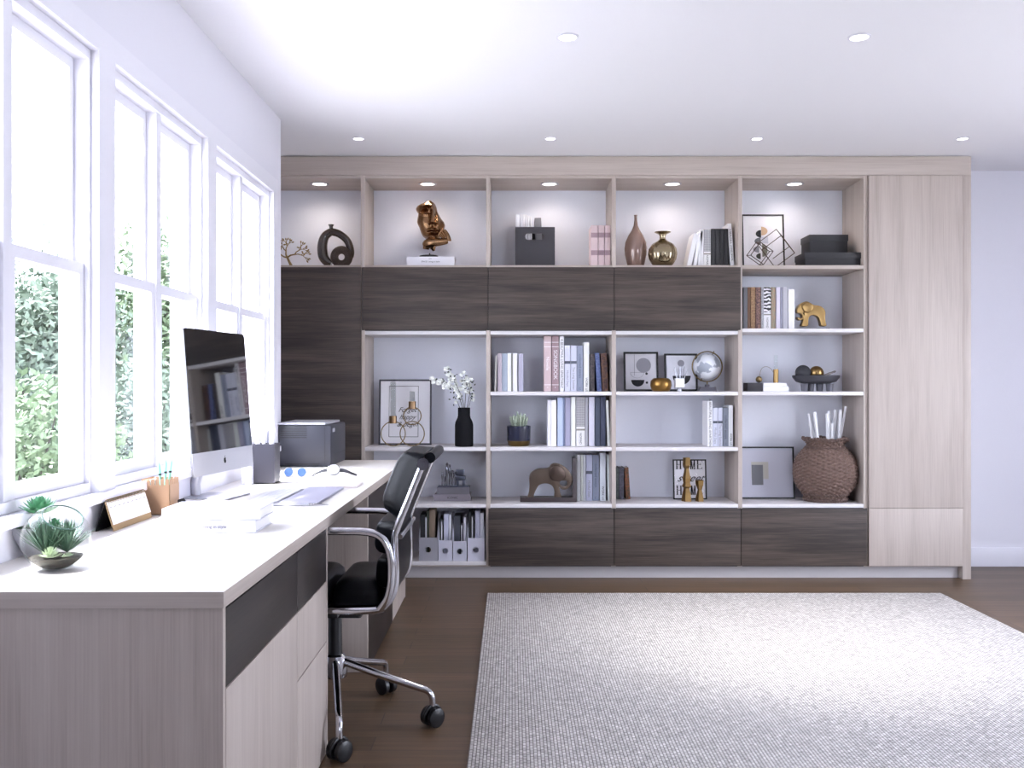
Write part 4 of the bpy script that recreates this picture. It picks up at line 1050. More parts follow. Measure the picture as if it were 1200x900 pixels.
# file boxes in the bottom cell
SD = ROW['d']
def file_box(v0, v1, ut, K, label, m, contents):
    x0, x1 = X(px8(v0), K), X(px8(v1), K); y = F/K; z = SD+.0008; h = Z(py8(ut), K)-z; r = .017; d = .24
    rt = thing('magazine_file', label, 'magazine file', ((x0+x1)/2, y, z), group='white magazine files in the bottom cell')
    b = MB(); n = 32; cxm = (x0+x1)/2; zc = z+h*.49; bm = b.bm
    slotted(b, x0, x1, z, z+h, cxm-r, cxm+r, zc-r, zc+r, y, .003, 20)
    for xx in (x0, x1-.003):
        M_ = Matrix.Translation((xx, 0, 0)) @ Matrix.Rotation(PI/2, 4, 'Z')
        q = MB(); q.prism([(y+.002, z), (y+d, z), (y+d, z+.29), (y+d*.45, z+.29), (y+.002, z+h)], 0, -.003)
        b.add(q.bm, M_)
    b.box(x0, x1, y+.002, y+d, z, z+.003).box(x0, x1, y+d-.003, y+d, z, z+.29)
    b.build('file_body', m, rt, smooth=False)
    MB().lathe([(r, 0), (r+.0025, 0), (r+.0025, .002), (r, .002)], (cxm, y-.0005, zc), 28, Matrix.Rotation(PI/2, 4, 'X')).build('finger_ring', m_alu, rt, smooth=True)
    for k, (a, b_, top, c_) in enumerate(contents):
        xx0, xx1 = X(px8(a), K-2), X(px8(b_), K-2)
        q = MB().box(xx0, xx1, F/(K-2)-.02, F/(K-2)+.15, z+.0035, Z(py8(top), K-2), .0006).build('folder', bcol(c_))
        tag(q, contents_label(label, k, c_), 'folder', 'folders in the magazine files')
names = {'2b2b30': 'black', '17171c': 'near-black', '8b8b8f': 'grey', '8a7867': 'tan', '3f4438': 'dark green', 'c9cbe0': 'pale lavender', 'dfe0ea': 'white', '55575f': 'dark grey', '3b3e48': 'charcoal'}
ordn = ('first', 'second', 'third', 'fourth', 'fifth')
def contents_label(l, k, c):
    w = 'left end grey' if 'grey magazine file at' in l else 'second' if 'second' in l else 'narrow third' if 'third' in l else 'rightmost'
    return '%s folder, %s from the left in the %s magazine file' % (names[c], ordn[k], w)
mf = mat('white_board', 'c9c9d8', .6); mf2 = mat('grey_board', '9c9ba4', .6)
NF = 0
file_box(77, 228, 658, 183, 'grey magazine file at the left end, partly behind the chair', mf2, ((88, 128, 470, '17171c'), (130, 139, 490, 'dfe0ea'), (142, 158, 440, '3f4438'), (162, 208, 430, '8a7867')))
file_box(233, 348, 680, 183, 'white magazine file second from the left, beside the grey one', mf, ((244, 256, 500, '17171c'), (258, 266, 530, 'dfe0ea'), (280, 318, 465, 'c9cbe0'), (322, 340, 470, 'dfe0ea')))
file_box(353, 464, 688, 183, 'narrow white magazine file third from the left', mf, ((362, 412, 480, '3b3e48'), (420, 428, 555, 'dfe0ea'), (440, 458, 490, 'dfe0ea')))
file_box(471, 608, 662, 183, 'white magazine file at the right end of the bottom cell', mf, ((478, 502, 450, '2b2b30'), (505, 514, 490, 'dfe0ea'), (534, 570, 440, 'c9cbe0'), (574, 602, 455, 'dfe0ea')))

# ------------------------------------------------------------ potted succulent
def leaf_blade(mb, p, d, L, w_, th=None, up=None, curl=0.0, segs=4):
    d = Vector(d).normalized(); side = d.cross(V(0, 0, 1)); side = side.normalized() if side.length > .05 else V(1, 0, 0)
    nrm = side.cross(d).normalized(); th = th or w_*.4
    prev = None; bm = mb.bm
    for i in range(segs+1):
        t_ = i/segs; ww = w_*(math.sin(PI*min(1, .18+.82*t_))**.8 if i < segs else .04); c_ = p+d*(L*t_)+nrm*(curl*L*t_*t_)
        ring_ = [bm.verts.new(c_+side*ww), bm.verts.new(c_+nrm*th*(ww/w_)*.5), bm.verts.new(c_-side*ww), bm.verts.new(c_-nrm*th*(ww/w_))]
        if prev:
            for k in range(4): bm.faces.new((prev[k], prev[(k+1) % 4], ring_[(k+1) % 4], ring_[k]))
        prev = ring_
def rosette(mb, c, R, n, layers, w_, elev0=.15, elev1=1.3, curl=.15):
    c = Vector(c)
    for l in range(layers):
        t_ = l/max(1, layers-1); el_ = elev0+(elev1-elev0)*t_; k = max(3, int(n*(1-.45*t_)))
        for i in range(k):
            a = 2*PI*i/k+l*.55
            d = V(math.cos(a)*math.cos(el_), math.sin(a)*math.cos(el_), math.sin(el_))
            leaf_blade(mb, c+V(0, 0, .002*l), d, R*(1-.35*t_), w_*(1-.3*t_), curl=curl)
K = 180; y = F/K+.03; cx_ = X(608, K); s_ = 1/K
pt = thing('potted_succulent', 'small pale green succulent in a navy pot with gold base', 'potted plant', (cx_, y, SB+.0008))
MB().lathe([(12.4*s_, .022), (13.6*s_, .035), (13.9*s_, .13), (13.2*s_, .131), (12.8*s_, .12), (0, .118)], (cx_, y, SB+.0008), 36).build('pot', mat('navy_glaze', '23263a', .25, spec=.6), pt)
MB().lathe([(0, 0), (11.6*s_, 0), (12.8*s_, .012), (13.6*s_, .034), (12.6*s_, .036), (0, .036)], (cx_, y, SB+.0008), 36).build('gold_base', mat('dark_gold_base', '6d5836', .3, .9), pt)
q = MB(); rnd = random.Random(8)
for i in range(30):
    th_ = i*2.39996; rr_ = .056*math.sqrt((i+.5)/30); h = .085*math.sqrt(max(0, 1-(rr_/.075)**2))*rnd.uniform(.75, 1.1)
    b0 = V(cx_+rr_*.8*math.cos(th_), y+rr_*.8*math.sin(th_), SB+.117); tip = V(cx_+rr_*1.15*math.cos(th_), y+rr_*1.15*math.sin(th_), SB+.118+h)
    q.tube([b0, tip], [.0025, .0015], 5)
    for l in range(6):
        c = b0.lerp(tip, .3+.7*l/5)
        for m2 in range(4):
            a2 = l*1.2+m2*PI/2; e2 = .35+.9*(l/5)
            leaf_blade(q, c, (math.cos(a2)*math.cos(e2), math.sin(a2)*math.cos(e2), math.sin(e2)), .017, .0034, segs=3)
q.build('plant', mat('pale_succulent', 'c4cfbb', .55, var=.15, bscale=60), pt, smooth=False)

# ------------------------------------------------------------ third column: pictures, pot, globe
K = 176.5
inkl = mat('print_line', '55535a', .8)
def artA(w_, h):
    X_ = lambda v: X(720+v*140/1200, K)-(X(731.3, K)+X(772, K))/2; Z_ = lambda v: Z(400+v*65/557, K)-SA
    half = MB().tube([(X_(165)+(X_(300)-X_(165))*(.5-.5*math.cos(t)), .0052, Z_(312)-math.sin(t)*(Z_(312)-Z_(368))) for t in [PI*i/16 for i in range(17)]]+[(X_(165), .0052, Z_(312))], .0007, 4)
    return [('grey_disc', g_grey, disc(X_(298), Z_(240), (X_(372)-X_(222))/2)), ('black_bowl', g_blk, disc(X_(238), Z_(388), (X_(305)-X_(172))/2, None, PI, 2*PI)), ('bowl_outline', inkl, half), ('thin_line', inkl, rct(X_(204), X_(207), Z_(345), Z_(130), .0053)),
            ('dot_black', g_blk, disc(X_(327), Z_(324), .0085, n=16)), ('dot_pale', g_lt, disc(X_(327), Z_(368), .0065, n=16)), ('dot_dark', g_blk, disc(X_(329), Z_(415), .0080, n=16))]
frame(731.3, 772, 412, 457, SA, K, 'larger black frame with grey disc and black half bowl', lean=.03, fw=.0125, art=artA, mat_m=mat('print_grey_ground', 'cfcdd3', .8))
def artB(w_, h):
    X_ = lambda v: X(720+v*140/1200, K)-(X(779.3, K)+X(818, K))/2; Z_ = lambda v: Z(400+v*65/557, K)-SA
    return [('grey_disc', g_grey, disc(X_(675), Z_(218), .0225)), ('black_bowl', g_blk, disc(X_(680), Z_(345), (X_(772)-X_(590))/2, None, PI, 2*PI)), ('pale_block', g_lt, rct(X_(650), X_(712), Z_(345), Z_(275), .0052))]
frame(779.3, 818, 414, 457, SA, K, 'smaller black frame behind the white pen cup', lean=.03, fw=.0125, art=artB, mat_m=mat('print_pale_ground', 'e2e2ea', .8))
K = 181; y = F/K
lathe_thing('brass_bowl', [(0, 0), (.05, 0), (.062, .012), (.0695, .04), (.066, .068), (.053, .083), (.044, .0865), (.041, .083), (.05, .065), (.05, .02), (0, .01)], X(774.5, K), y, SA, mat('antique_gold', '94713f', .32, 1, var=.08), 'round brass pot in front of the larger black frame', 'pot')
# white cup with pencils
cupx = X(796.2, 181.5); cy_ = F/181.5
cu = thing('pen_cup', 'small white square cup on a glass foot before the smaller frame', 'cup', (cupx, cy_, SA+.0008))
x0, x1 = cupx-.0275, cupx+.0275
MB().box(x0, x1, cy_-.0275, cy_-.0245, SA+.024, SA+.085).box(x0, x1, cy_+.0245, cy_+.0275, SA+.024, SA+.085).box(x0, x0+.003, cy_-.0245, cy_+.0245, SA+.024, SA+.085).box(x1-.003, x1, cy_-.0245, cy_+.0245, SA+.024, SA+.085).box(x0, x1, cy_-.0275, cy_+.0275, SA+.024, SA+.027).build('cup_body', mat('white_ceramic', 'f4f4f6', .35), cu, smooth=False)
MB().lathe([(0, 0), (.016, 0), (.013, .012), (.016, .0238), (0, .0238)], (cupx, cy_, SA+.0008), 20).build('foot', m_alu, cu)
for k, (dx, tdx, top) in enumerate(((-.016, -.030, .160), (-.004, -.012, .150), (.004, .006, .168), (.014, .034, .165), (.018, .050, .150))):
    zlo = SA+.0285
    q = MB().tube([(cupx+dx*.4, cy_+(k % 2)*.012-.006, zlo), (cupx+tdx, cy_+(k % 2)*.012-.003, SA+top-.012), (cupx+tdx*1.07, cy_+(k % 2)*.012-.003, SA+top)], [.003, .003, .0005], 6).build('pencil', mat('silver_pencil', 'a3a5ad', .35, .6))
    tag(q, 'silver pencil, %s from the left in the small white cup' % ordn[k], 'pencil', 'pencils in the white cup')
# globe
K = 179; y = F/K+.03; gz = Z(429.5, K); gx = X(829.8, K)
gl = thing('desk_globe', 'small pale globe in a brass ring on a grey block', 'globe', (gx, y, SA+.0008))
def globe_mat():
    m = bpy.data.materials.new('globe_map'); m.use_nodes = True; nt = m.node_tree; n = nt.nodes; L = nt.links; b = n['Principled BSDF']; b.inputs['Roughness'].default_value = .35
    tc = n.new('ShaderNodeTexCoord'); ns = n.new('ShaderNodeTexNoise'); ns.inputs['Scale'].default_value = 13; ns.inputs['Detail'].default_value = 5; L.new(tc.outputs['Object'], ns.inputs['Vector'])
    cr = n.new('ShaderNodeValToRGB'); cr.color_ramp.elements[0].position = .50; cr.color_ramp.elements[1].position = .53; cr.color_ramp.elements[0].color = hexc('e2e4ea'); cr.color_ramp.elements[1].color = hexc('9aa0ab'); L.new(ns.outputs[0], cr.inputs[0]); L.new(cr.outputs[0], b.inputs['Base Color']); return m
MB().sphere((gx, y, gz), 15.4/K, 40).build('globe_ball', globe_mat(), gl)
RM = 17.6/K; ax = V(math.cos(.35), 0, math.sin(.35))
MB().tube(arc((gx, y, gz), RM, 0, 2*PI, 64)[:-1], .0042, 10, closed=True).build('meridian_ring', m_brass, gl)
q = MB(); a = math.radians(66); q.cyl((gx+math.cos(a)*.083, y, gz+math.sin(a)*.083), (gx+math.cos(a)*.112, y, gz+math.sin(a)*.112), .003, 8); q.cyl((gx-math.cos(a)*.083, y, gz-math.sin(a)*.083), (gx-math.cos(a)*.105, y, gz-math.sin(a)*.105), .003, 8)
q.cyl((gx, y, SA+.045), (gx, y, gz-RM), .0045, 10); q.build('axis_pin', m_brass, gl)
q = MB(); q.prism([(gx-.062, SA+.0008), (gx+.058, SA+.0008), (gx+.048, SA+.030), (gx-.050, SA+.030)], y-.04, y+.04, 0); q.box(gx-.014, gx+.014, y-.014, y+.014, SA+.03, SA+.046, .004)
q.build('block_base', mat('grey_stone', '5b5862', .6), gl)
# HOME frame and gold figures
K = 176.5
def Hx(v): return X(780+v*60/771, K)
fr_, T, sheet = frame(789.3, 828.6, 538.5, 587, SC_, K, 'black-framed sign with large serif lettering behind gold figures', lean=.03, fw=.0085, name='framed_sign', cat='sign')
# serif capitals made of bars
def serif(ch, x, z, w_, h, mb):
    t, tt, sf = w_*.21, w_*.09, h*.04
    def bar(a, b, c_, d): mb.box(x+a, x+b, .0043, .0049, z+c_, z+d)
    def sl_(a0, a1, b0, b1, z0_, z1_): mb.prism([(x+a0, z+z0_), (x+a1, z+z0_), (x+b1, z+z1_), (x+b0, z+z1_)], .0043, .0049)
    if ch in 'HME':
        bar(w_*.08, w_*.08+t, 0, h); bar(0, w_*.08+t+w_*.08, 0, sf); bar(0, w_*.08+t+w_*.08, h-sf, h)
    if ch == 'H': bar(w_-w_*.08-t, w_-w_*.08, 0, h); bar(w_*.3, w_*.7, h*.49, h*.53); bar(w_*.92-t-w_*.08, w_, 0, sf); bar(w_*.92-t-w_*.08, w_, h-sf, h)
    if ch == 'M':
        bar(w_-w_*.08-t, w_-w_*.08, 0, h); bar(w_*.92-t-w_*.08, w_, 0, sf)
        sl_(w_*.42, w_*.56, w_*.12, w_*.36, 0, h); sl_(w_*.46, w_*.54, w_*.78, w_*.86, 0, h)
    if ch == 'E': bar(w_*.2, w_*.92, h-sf, h); bar(w_*.2, w_*.96, 0, sf); bar(w_*.2, w_*.72, h*.5, h*.54); bar(w_*.84, w_*.92, h*.8, h); bar(w_*.88, w_*.96, 0, h*.22); bar(w_*.64, w_*.72, h*.42, h*.62)
    if ch == 'O':
        n = 24
        o_ = [(x+w_*.5+w_*.5*math.cos(2*PI*i/n), z+h*.5+h*.5*math.sin(2*PI*i/n)) for i in range(n)]; i_ = [(x+w_*.5+w_*.24*math.cos(2*PI*i/n), z+h*.5+h*.46*math.sin(2*PI*i/n)) for i in range(n)]
        for i in range(n): mb.prism([o_[i], o_[(i+1) % n], i_[(i+1) % n], i_[i]], .0043, .0049)
sheet_w = X(828.6, K)-X(789.3, K)
lw = .038; lh = .062
for row, zrow in ((0, .200), (1, .030)):
    for k, ch_ in enumerate('HOME'):
        q = MB(); serif(ch_, -sheet_w/2+.020+k*.0465, zrow, lw, lh, q); m_ = MB(); m_.add(q.bm, T); m_.build('letter', m_ink, sheet, smooth=False)
text_mesh('script_word', 'sweet', .072, m_ink, sheet, T @ Matrix.Translation((0, .0046, .140)) @ Matrix.Rotation(PI/2, 4, 'X'), shear=.6)
def facet(name, prof, x, y, z, label):
    m_ = MB().lathe(prof, (x, y, z+.0008), 5, Matrix.Rotation(.45, 4, 'Z')); o = m_.build(name, m_gold, None, smooth=False, origin=(x, y, z+.0008)); tag(o, label, 'figurine', 'faceted gold figures'); return o
K = 179
facet('faceted_figurine', [(0, 0), (.036, 0), (.030, .05), (.020, .085), (.033, .098), (.024, .12), (.030, .15), (.020, .19), (.016, .215), (.026, .235), (.025, .285), (0, .288)], X(805, K), F/K, SC_, 'taller faceted gold figure in front of the lettered sign')
facet('faceted_figurine', [(0, 0), (.030, 0), (.026, .03), (.014, .075), (.026, .105), (.030, .135), (.020, .140), (0, .13)], X(820, K), F/K-.005, SC_, 'shorter faceted gold figure right of the taller one')

# ------------------------------------------------------------ fifth column
K = 181; y = F/K
zb0 = SA+.0008
px10 = lambda v: 865+v*160/1029
ub = 'books under the slim candlestick'
flat_book(X(px10(190), K), X(px10(380), K), y, y+.15, zb0, .031, mat('white_cover_b', 'e9e8ef', .5), 'lower white book under the slim brass candlestick', group=ub)
flat_book(X(px10(192), K), X(px10(368), K), y+.002, y+.14, zb0+.0316, .024, mat('white_cover_c', 'eceaf0', .5), 'upper white book under the slim brass candlestick', group=ub)
kx = MB().box(X(px10(72), K), X(px10(188), K), y+.005, y+.12, zb0, zb0+.056, .002).build('box', m_charc); tag(kx, 'small low charcoal box left of the stacked white books', 'box')
ks = MB().sphere((X(px10(177), K), y+.05, zb0+.0905), .0195, 24).build('brass_ball', m_brass); 
bpy.data.objects.remove(ks)
ob = thing('ball_ornament', 'small dark brass ball with a curved wire on the charcoal box', 'ornament', (X(px10(165), K), y+.05, zb0+.0565))
MB().sphere((X(px10(172), K), y+.05, zb0+.0775), .021, 28).build('ball', m_brass, ob)
MB().tube(smoothpath([(X(px10(176), K), y+.05, zb0+.095), (X(px10(190), K), y+.05, zb0+.145), (X(px10(225), K), y+.05, zb0+.162), (X(px10(262), K), y+.05, zb0+.148), (X(px10(280), K), y+.05, zb0+.125)], 5), .0012, 6).build('wire', m_brass, ob)
cs = thing('candlestick', 'slim brass candlestick with glass tube on two white books', 'candle holder', (X(px10(300), K), y+.05, zb0+.0562))
MB().lathe([(0, 0), (.0165, 0), (.0165, .088), (.0135, .088), (.0135, .08), (0, .08)], (X(px10(300), K), y+.05, zb0+.0562), 28).build('brass_tube', m_gold, cs)
MB().lathe([(.013, .0), (.013, .10), (.0105, .10), (.0105, 0)], (X(px10(300), K), y+.05, zb0+.0562+.0805), 24).build('glass_tube', m_glass, cs)
# footed tray with balls
K = 181
tx0, tx1 = X(px10(428), K), X(px10(790), K); tcx = (tx0+tx1)/2; R = (tx1-tx0)/2; y = F/K+.06
tr_ = thing('footed_bowl', 'oval dark grey footed bowl holding two balls', 'bowl', (tcx, y, SA+.0008))
sl2 = mat('dark_slate_ceramic', '36353c', .5)
q = MB(); q.lathe([(0, .050), (.55, .050), (.85, .064), (.985, .090), (1.0, .104), (.955, .105), (.90, .092), (.70, .074), (0, .070)], (tcx, y, SA+.0008), 48, Matrix.Diagonal((R, R*.55, 1, 1)))
q.build('bowl_dish', sl2, tr_)
q = MB()
for dx in (-.082, -.03, .03, .082):
    q.lathe([(0, 0), (.020, 0), (.024, .0515), (0, .0515)], (tcx+dx*1.0, y+(-.02 if abs(dx) > .05 else .02), SA+.0008), 20)
q.build('bowl_feet', mat('slate_foot', '5a5962', .5), tr_)
def ball(v, u, r, m, lb, dy): 
    o = MB().sphere((X(px10(v), K), y+dy, SA+.073+r), r, 32).build('decorative_ball', m, None, origin=(X(px10(v), K), y+dy, SA+.073)); tag(o, lb, 'ball')
ball(510, 0, .050, mat('dark_stone_ball', '2f2f35', .6, bump=.5, bscale=50), 'dark grey ball in the footed bowl', 0)
ball(612, 0, .047, m_gold, 'golden ball in the footed bowl', .0)
q = MB().tube([(tcx+.040, y-.01, SA+.100), (tcx+.085, y, SA+.116), (tcx+.130, y+.01, SA+.132)], [.008, .008, .006], 12).build('wooden_stick', mat('grey_taupe_wood', '79706f', .6)); tag(q, 'grey-taupe stick resting on the rim of the footed bowl', 'stick')
# landscape frame
K = 175.5
q11 = lambda v: 865+v/6; u11 = lambda v: 460+v/6
def artC(w_, h):
    cxm = (X(q11(-5), K)+X(q11(400), K))/2
    X_ = lambda v: X(q11(v), K)-cxm; Z_ = lambda v: Z(u11(v), K)-SC_
    return [('cream_block', mat('print_cream', 'b5b1a8', .8), rct(X_(95), X_(215), Z_(610), Z_(490), .0056)), ('grey_block', g_mid, rct(X_(97), X_(177), Z_(652), Z_(510), .0052))]
frame(q11(2), q11(402), u11(382), u11(755), SC_, K, 'wide black frame with grey square leaning behind the wicker basket', lean=.035, fw=.010, art=artC, mat_m=mat('print_silver_ground', 'bcbcc8', .7))
# wicker basket
K = 179; bxx = X(968.3, K); by = F/K+.02; bz = SC_+.0008
bk = thing('wicker_basket', 'round brown wicker basket full of white paper rolls', 'basket', (bxx, by, bz))
prof_ = [(.132, 0), (.128, .02), (.135, .045), (.165, .075), (.190, .12), (.201, .175), (.199, .225), (.183, .28), (.150, .325), (.122, .352), (.112, .368), (.122, .39), (.140, .41)]
def pr(z):
    for (r0, z0_), (r1, z1_) in zip(prof_, prof_[1:]):
        if z <= z1_: return r0+(r1-r0)*(z-z0_)/(z1_-z0_)
    return prof_[-1][0]
bm = bmesh.new(); NS, NR = 252, 140; stakes = 36
rings = []
H = .41
for j in range(NR+1):
    z = H*j/NR; row = j//4; ph = (j % 4)/4; rr0 = pr(z)
    ringv = []
    for i in range(NS):
        th_ = 2*PI*i/NS
        wv = math.cos(th_*stakes/2+row*PI)
        off = .0068*wv*math.sin(PI*(ph+.125))+.003*math.sin(PI*(ph+.125))+.004*abs(math.cos(th_*stakes/2))**4
        ringv.append(bm.verts.new(((rr0*.985+off)*math.cos(th_), (rr0*.985+off)*math.sin(th_), z)))
    rings.append(ringv)
for a_, b_ in zip(rings, rings[1:]):
    for i in range(NS): bm.faces.new((a_[i], a_[(i+1) % NS], b_[(i+1) % NS], b_[i]))
bm.faces.new(rings[0][::-1])
m_ = MB(); m_.add(bm, Matrix.Translation((bxx, by, bz)))
wick = mat('brown_wicker', '6f5950', .65, var=.5, bscale=90, bump=.3)
w0 = m_.build('woven_body', wick, bk, auto=80)
sol = w0.modifiers.new('thick', 'SOLIDIFY'); sol.thickness = .006; sol.offset = -1
for (zc, R_, r_) in ((.015, .134, .0085), (.05, .145, .007), (.405, .139, .0095), (.350, .126, .006)):
    q = MB()
    for phs in (0, PI):
        n_ = 120
        q.tube([(bxx+(R_+r_*.8*math.sin(24*2*PI*i/n_+phs))*math.cos(2*PI*i/n_), by+(R_+r_*.8*math.sin(24*2*PI*i/n_+phs))*math.sin(2*PI*i/n_), bz+zc+r_*.8*math.cos(24*2*PI*i/n_+phs)+ (.006*math.sin(5*2*PI*i/n_) if zc > .4 else 0)) for i in range(n_)], r_*.62, 6, closed=True)
    q.build('braided_rim', mat('dark_wicker', '66524b', .6, var=.4, bscale=60), bk)
rolls = [(950, 570, 492, 498), (955.5, 575, 484, 474), (956, 575, 503, 507)]
rolls = [((953, .0), 949.5, 485, .0095), ((957.5, -.03), 954, 483, .0105), ((959, .03), 951, 497, .0075), ((970, -.02), 969.5, 484.5, .011), ((975, .03), 974.5, 482, .0105), ((973, -.055), 972.8, 496, .0075), ((979, 0.02), 981.5, 480, .0105), ((982.5, -.03), 984.5, 480.5, .009), ((984, .045), 987, 484, .008), ((986, .0), 992.5, 476.5, .008)]
for k, ((pb, dy), ptp, yt, r_) in enumerate(rolls):
    # lean line passes through the mouth; foot on the basket floor
    top = V(X(ptp, K), by+dy, Z(yt, K)); mo = V(X(pb, K), by+dy, bz+.41)
    d = (mo-top); foot = mo+d*((mo.z-(bz+.02))/max(1e-6, -d.z))*.985
    fr_r = min(1, .11/max(.001, math.hypot(foot.x-bxx, foot.y-by))); foot.x = bxx+(foot.x-bxx)*fr_r; foot.y = by+(foot.y-by)*fr_r
    n_ = (top-foot).normalized(); o = MB().tube([foot, top, top-n_*.001, top-n_*.06], [r_, r_, r_*.78, r_*.78], 18).build('paper_roll', mat('roll_paper', 'efeff2', .7))
    tag(o, 'rolled white paper standing in the wicker basket, %s from the left' % ('first', 'second', 'short third', 'fourth', 'fifth', 'short sixth', 'seventh', 'eighth', 'ninth', 'tenth and tallest')[k], 'paper roll', 'paper rolls in the basket')
# ------------------------------------------------------------ things on the desk
DZ = DT+.0008
# monitor
n0 = V(X(227, 318), F/318, 0); n1 = V(X(297, 277), F/277, 0)
wdir = (n1-n0); MW = wdir.length; wdir.normalize(); nf = V(wdir.y, -wdir.x, 0)   # screen normal, into the room
zb_, ztp = EYE-110/318, EYE+66.7/318
tilt = math.atan2(.042, ztp-zb_)
cen = (n0+n1)/2
mo = thing('computer_monitor', 'silver all-in-one computer with black screen and white chin', 'computer', (cen.x-nf.x*.06, cen.y-nf.y*.06, DZ))
mo.rotation_euler = (0, 0, 0)
Hm = (ztp-zb_)/math.cos(tilt)
Rw = Matrix((( wdir.x, -nf.x, 0, 0), (wdir.y, -nf.y, 0, 0), (0, 0, 1, 0), (0, 0, 0, 1)))   # local x = width, local -y = screen normal
T = Matrix.Translation((cen.x, cen.y, zb_)) @ Rw @ Matrix.Rotation(-tilt, 4, 'X')
def rrect(w0, h0, h1, r=.018, n=5, top=True, bot=True):
    pts = []
    for (cx, cz, a0, on) in ((w0-r, h1-r, 0, top), (-w0+r, h1-r, PI/2, top), (-w0+r, h0+r, PI, bot), (w0-r, h0+r, 3*PI/2, bot)):
        if on: pts += [(cx+r*math.cos(a0+PI/2*i/n), cz+r*math.sin(a0+PI/2*i/n)) for i in range(n+1)]
        else: pts.append((w0 if cx > 0 else -w0, h1 if cz > (h0+h1)/2 else h0))
    return pts
chin = .088
m_ = MB(); q = MB(); q.prism(rrect(MW/2, 0, Hm), .0012, .010, .002); 
# bulged back
b = bmesh.new(); NX, NZ = 16, 16; gg = [[b.verts.new((-MW/2+.004+(MW-.008)*i/NX, .0095+.045*(max(0, 1-abs(2*i/NX-1)**3)*max(0, 1-abs(2*j/NZ-1)**3))**.7, .004+(Hm-.008)*j/NZ)) for i in range(NX+1)] for j in range(NZ+1)]
for j in range(NZ):
    for i in range(NX): b.faces.new((gg[j][i], gg[j+1][i], gg[j+1][i+1], gg[j][i+1]))
q.add(b); m_.add(q.bm, T); m_.build('housing', m_alu, mo)
m_ = MB(); q = MB(); q.prism(rrect(MW/2-.0005, chin, Hm-.0005, top=True, bot=False), -.0008, .0012); m_.add(q.bm, T); m_.build('screen', mat('black_screen_glass', '08080b', .035, spec=.9, coat=1), mo, smooth=False)
m_ = MB(); q = MB(); q.prism(rrect(MW/2-.0005, .0005, chin-.0005, top=False, bot=True), -.0006, .0012); m_.add(q.bm, T); m_.build('chin', mat('pale_aluminium', 'd5d5dc', .35, .35), mo, smooth=False)
# bitten-fruit mark on the chin
s = .0095
body = [(0, 1.05), (.45, 1.2), (.85, .95), (.72, .62), (.70, .2), (.98, -.15), (.75, -.75), (.35, -1.1), (0, -.98), (-.35, -1.1), (-.75, -.75), (-1.0, -.1), (-.95, .6), (-.6, 1.1), (-.25, 1.15)]
q = MB(); q.prism([(x*s*.95, chin/2+z*s) for x, z in closed_smooth(body, 3)], -.0014, -.0006); q.prism([(x*s, chin/2+z*s) for x, z in closed_smooth([(.0, 1.4), (.15, 1.75), (.45, 2.0), (.42, 1.65), (.2, 1.42)], 3)], -.0014, -.0006)
m_ = MB(); m_.add(q.bm, T); m_.build('logo', m_ink, mo, smooth=False)
# stand
T2 = Matrix.Translation((cen.x, cen.y, 0)) @ Rw
m_ = MB(); q = MB(); q.box(-.10, .10, -.06, .13, DZ, DZ+.006, .002); 
q.tube([(0, .125, DZ+.006), (0, .128, DZ+.05), (0, .10, zb_+.05), (0, .035, zb_+.16)], .02, 12)
m_.add(q.bm, T2); m_.build('stand', m_alu, mo)

# printer
pr_ = thing('printer', 'dark grey laser printer at the far end of the desk', 'printer', (-1.12, 5.32, DZ))
x0, x1, y0, y1, zt = -1.262, -.975, 5.15, 5.60, DZ+.238
MB().box(x0, x1, y0, y1, DZ, zt-.012, .014).build('printer_body', mat('printer_grey', '34353f', .4), pr_)
MB().box(x0-.004, x1-.03, y0-.006, y1-.02, zt-.0115, zt, .004).build('top_cover', mat('printer_top', 'b4b4bd', .35), pr_)
q = MB()
for k in range(6): q.box(X(329, 217), X(360, 217), y0-.0012, y0+.0008, DZ+.155+.0115*k, DZ+.161+.0115*k)
q.build('vent_slots', m_blackpl, pr_, smooth=False)
q = MB().box(x1-.034, x1-.032, y0-.0008, y0+.001, DZ+.01, zt-.02).box(x1-.001, x1+.0008, y0+.02, y1-.02, DZ+.06, DZ+.062); q.build('panel_seam', m_blackpl, pr_, smooth=False)
q = MB().box(x1-.0005, x1+.003, y0+.04, y0+.10, DZ+.185, DZ+.205, .001); q.build('control_panel', mat('panel_light', 'a8a9b2', .4), pr_)
MB().box(x0+.04, x1-.06, y0-.0012, y0+.001, DZ+.012, DZ+.018).build('tray_slot', m_blackpl, pr_, smooth=False)

# pen holder with marble foot
ph = thing('pen_holder', 'square dark grey pen holder beside the monitor', 'pen holder', (-1.11, 4.30, DZ))
x0, x1, y0, y1 = X(296, 262), X(322, 262), 4.27, 4.37
q = MB(); h = .178
q.box(x0, x1, y0, y0+.003, DZ, DZ+h).box(x0, x1, y1-.003, y1, DZ, DZ+h).box(x0, x0+.003, y0+.003, y1-.003, DZ, DZ+h).box(x1-.003, x1, y0+.003, y1-.003, DZ, DZ+h).box(x0, x1, y0, y1, DZ, DZ+.004)
q.build('holder_body', mat('grey_metal_cup', '4d4c56', .4, .3), ph, smooth=False)
mbk = MB().box(X(283, 264), X(295, 264), 4.235, 4.30, DZ, DZ+.095, .003).build('marble_block', pattern_mat('white_marble', 'marble', 'c8c9dc', 'eeeef4', 22)); tag(mbk, 'small pale marble block left of the grey pen holder', 'block')
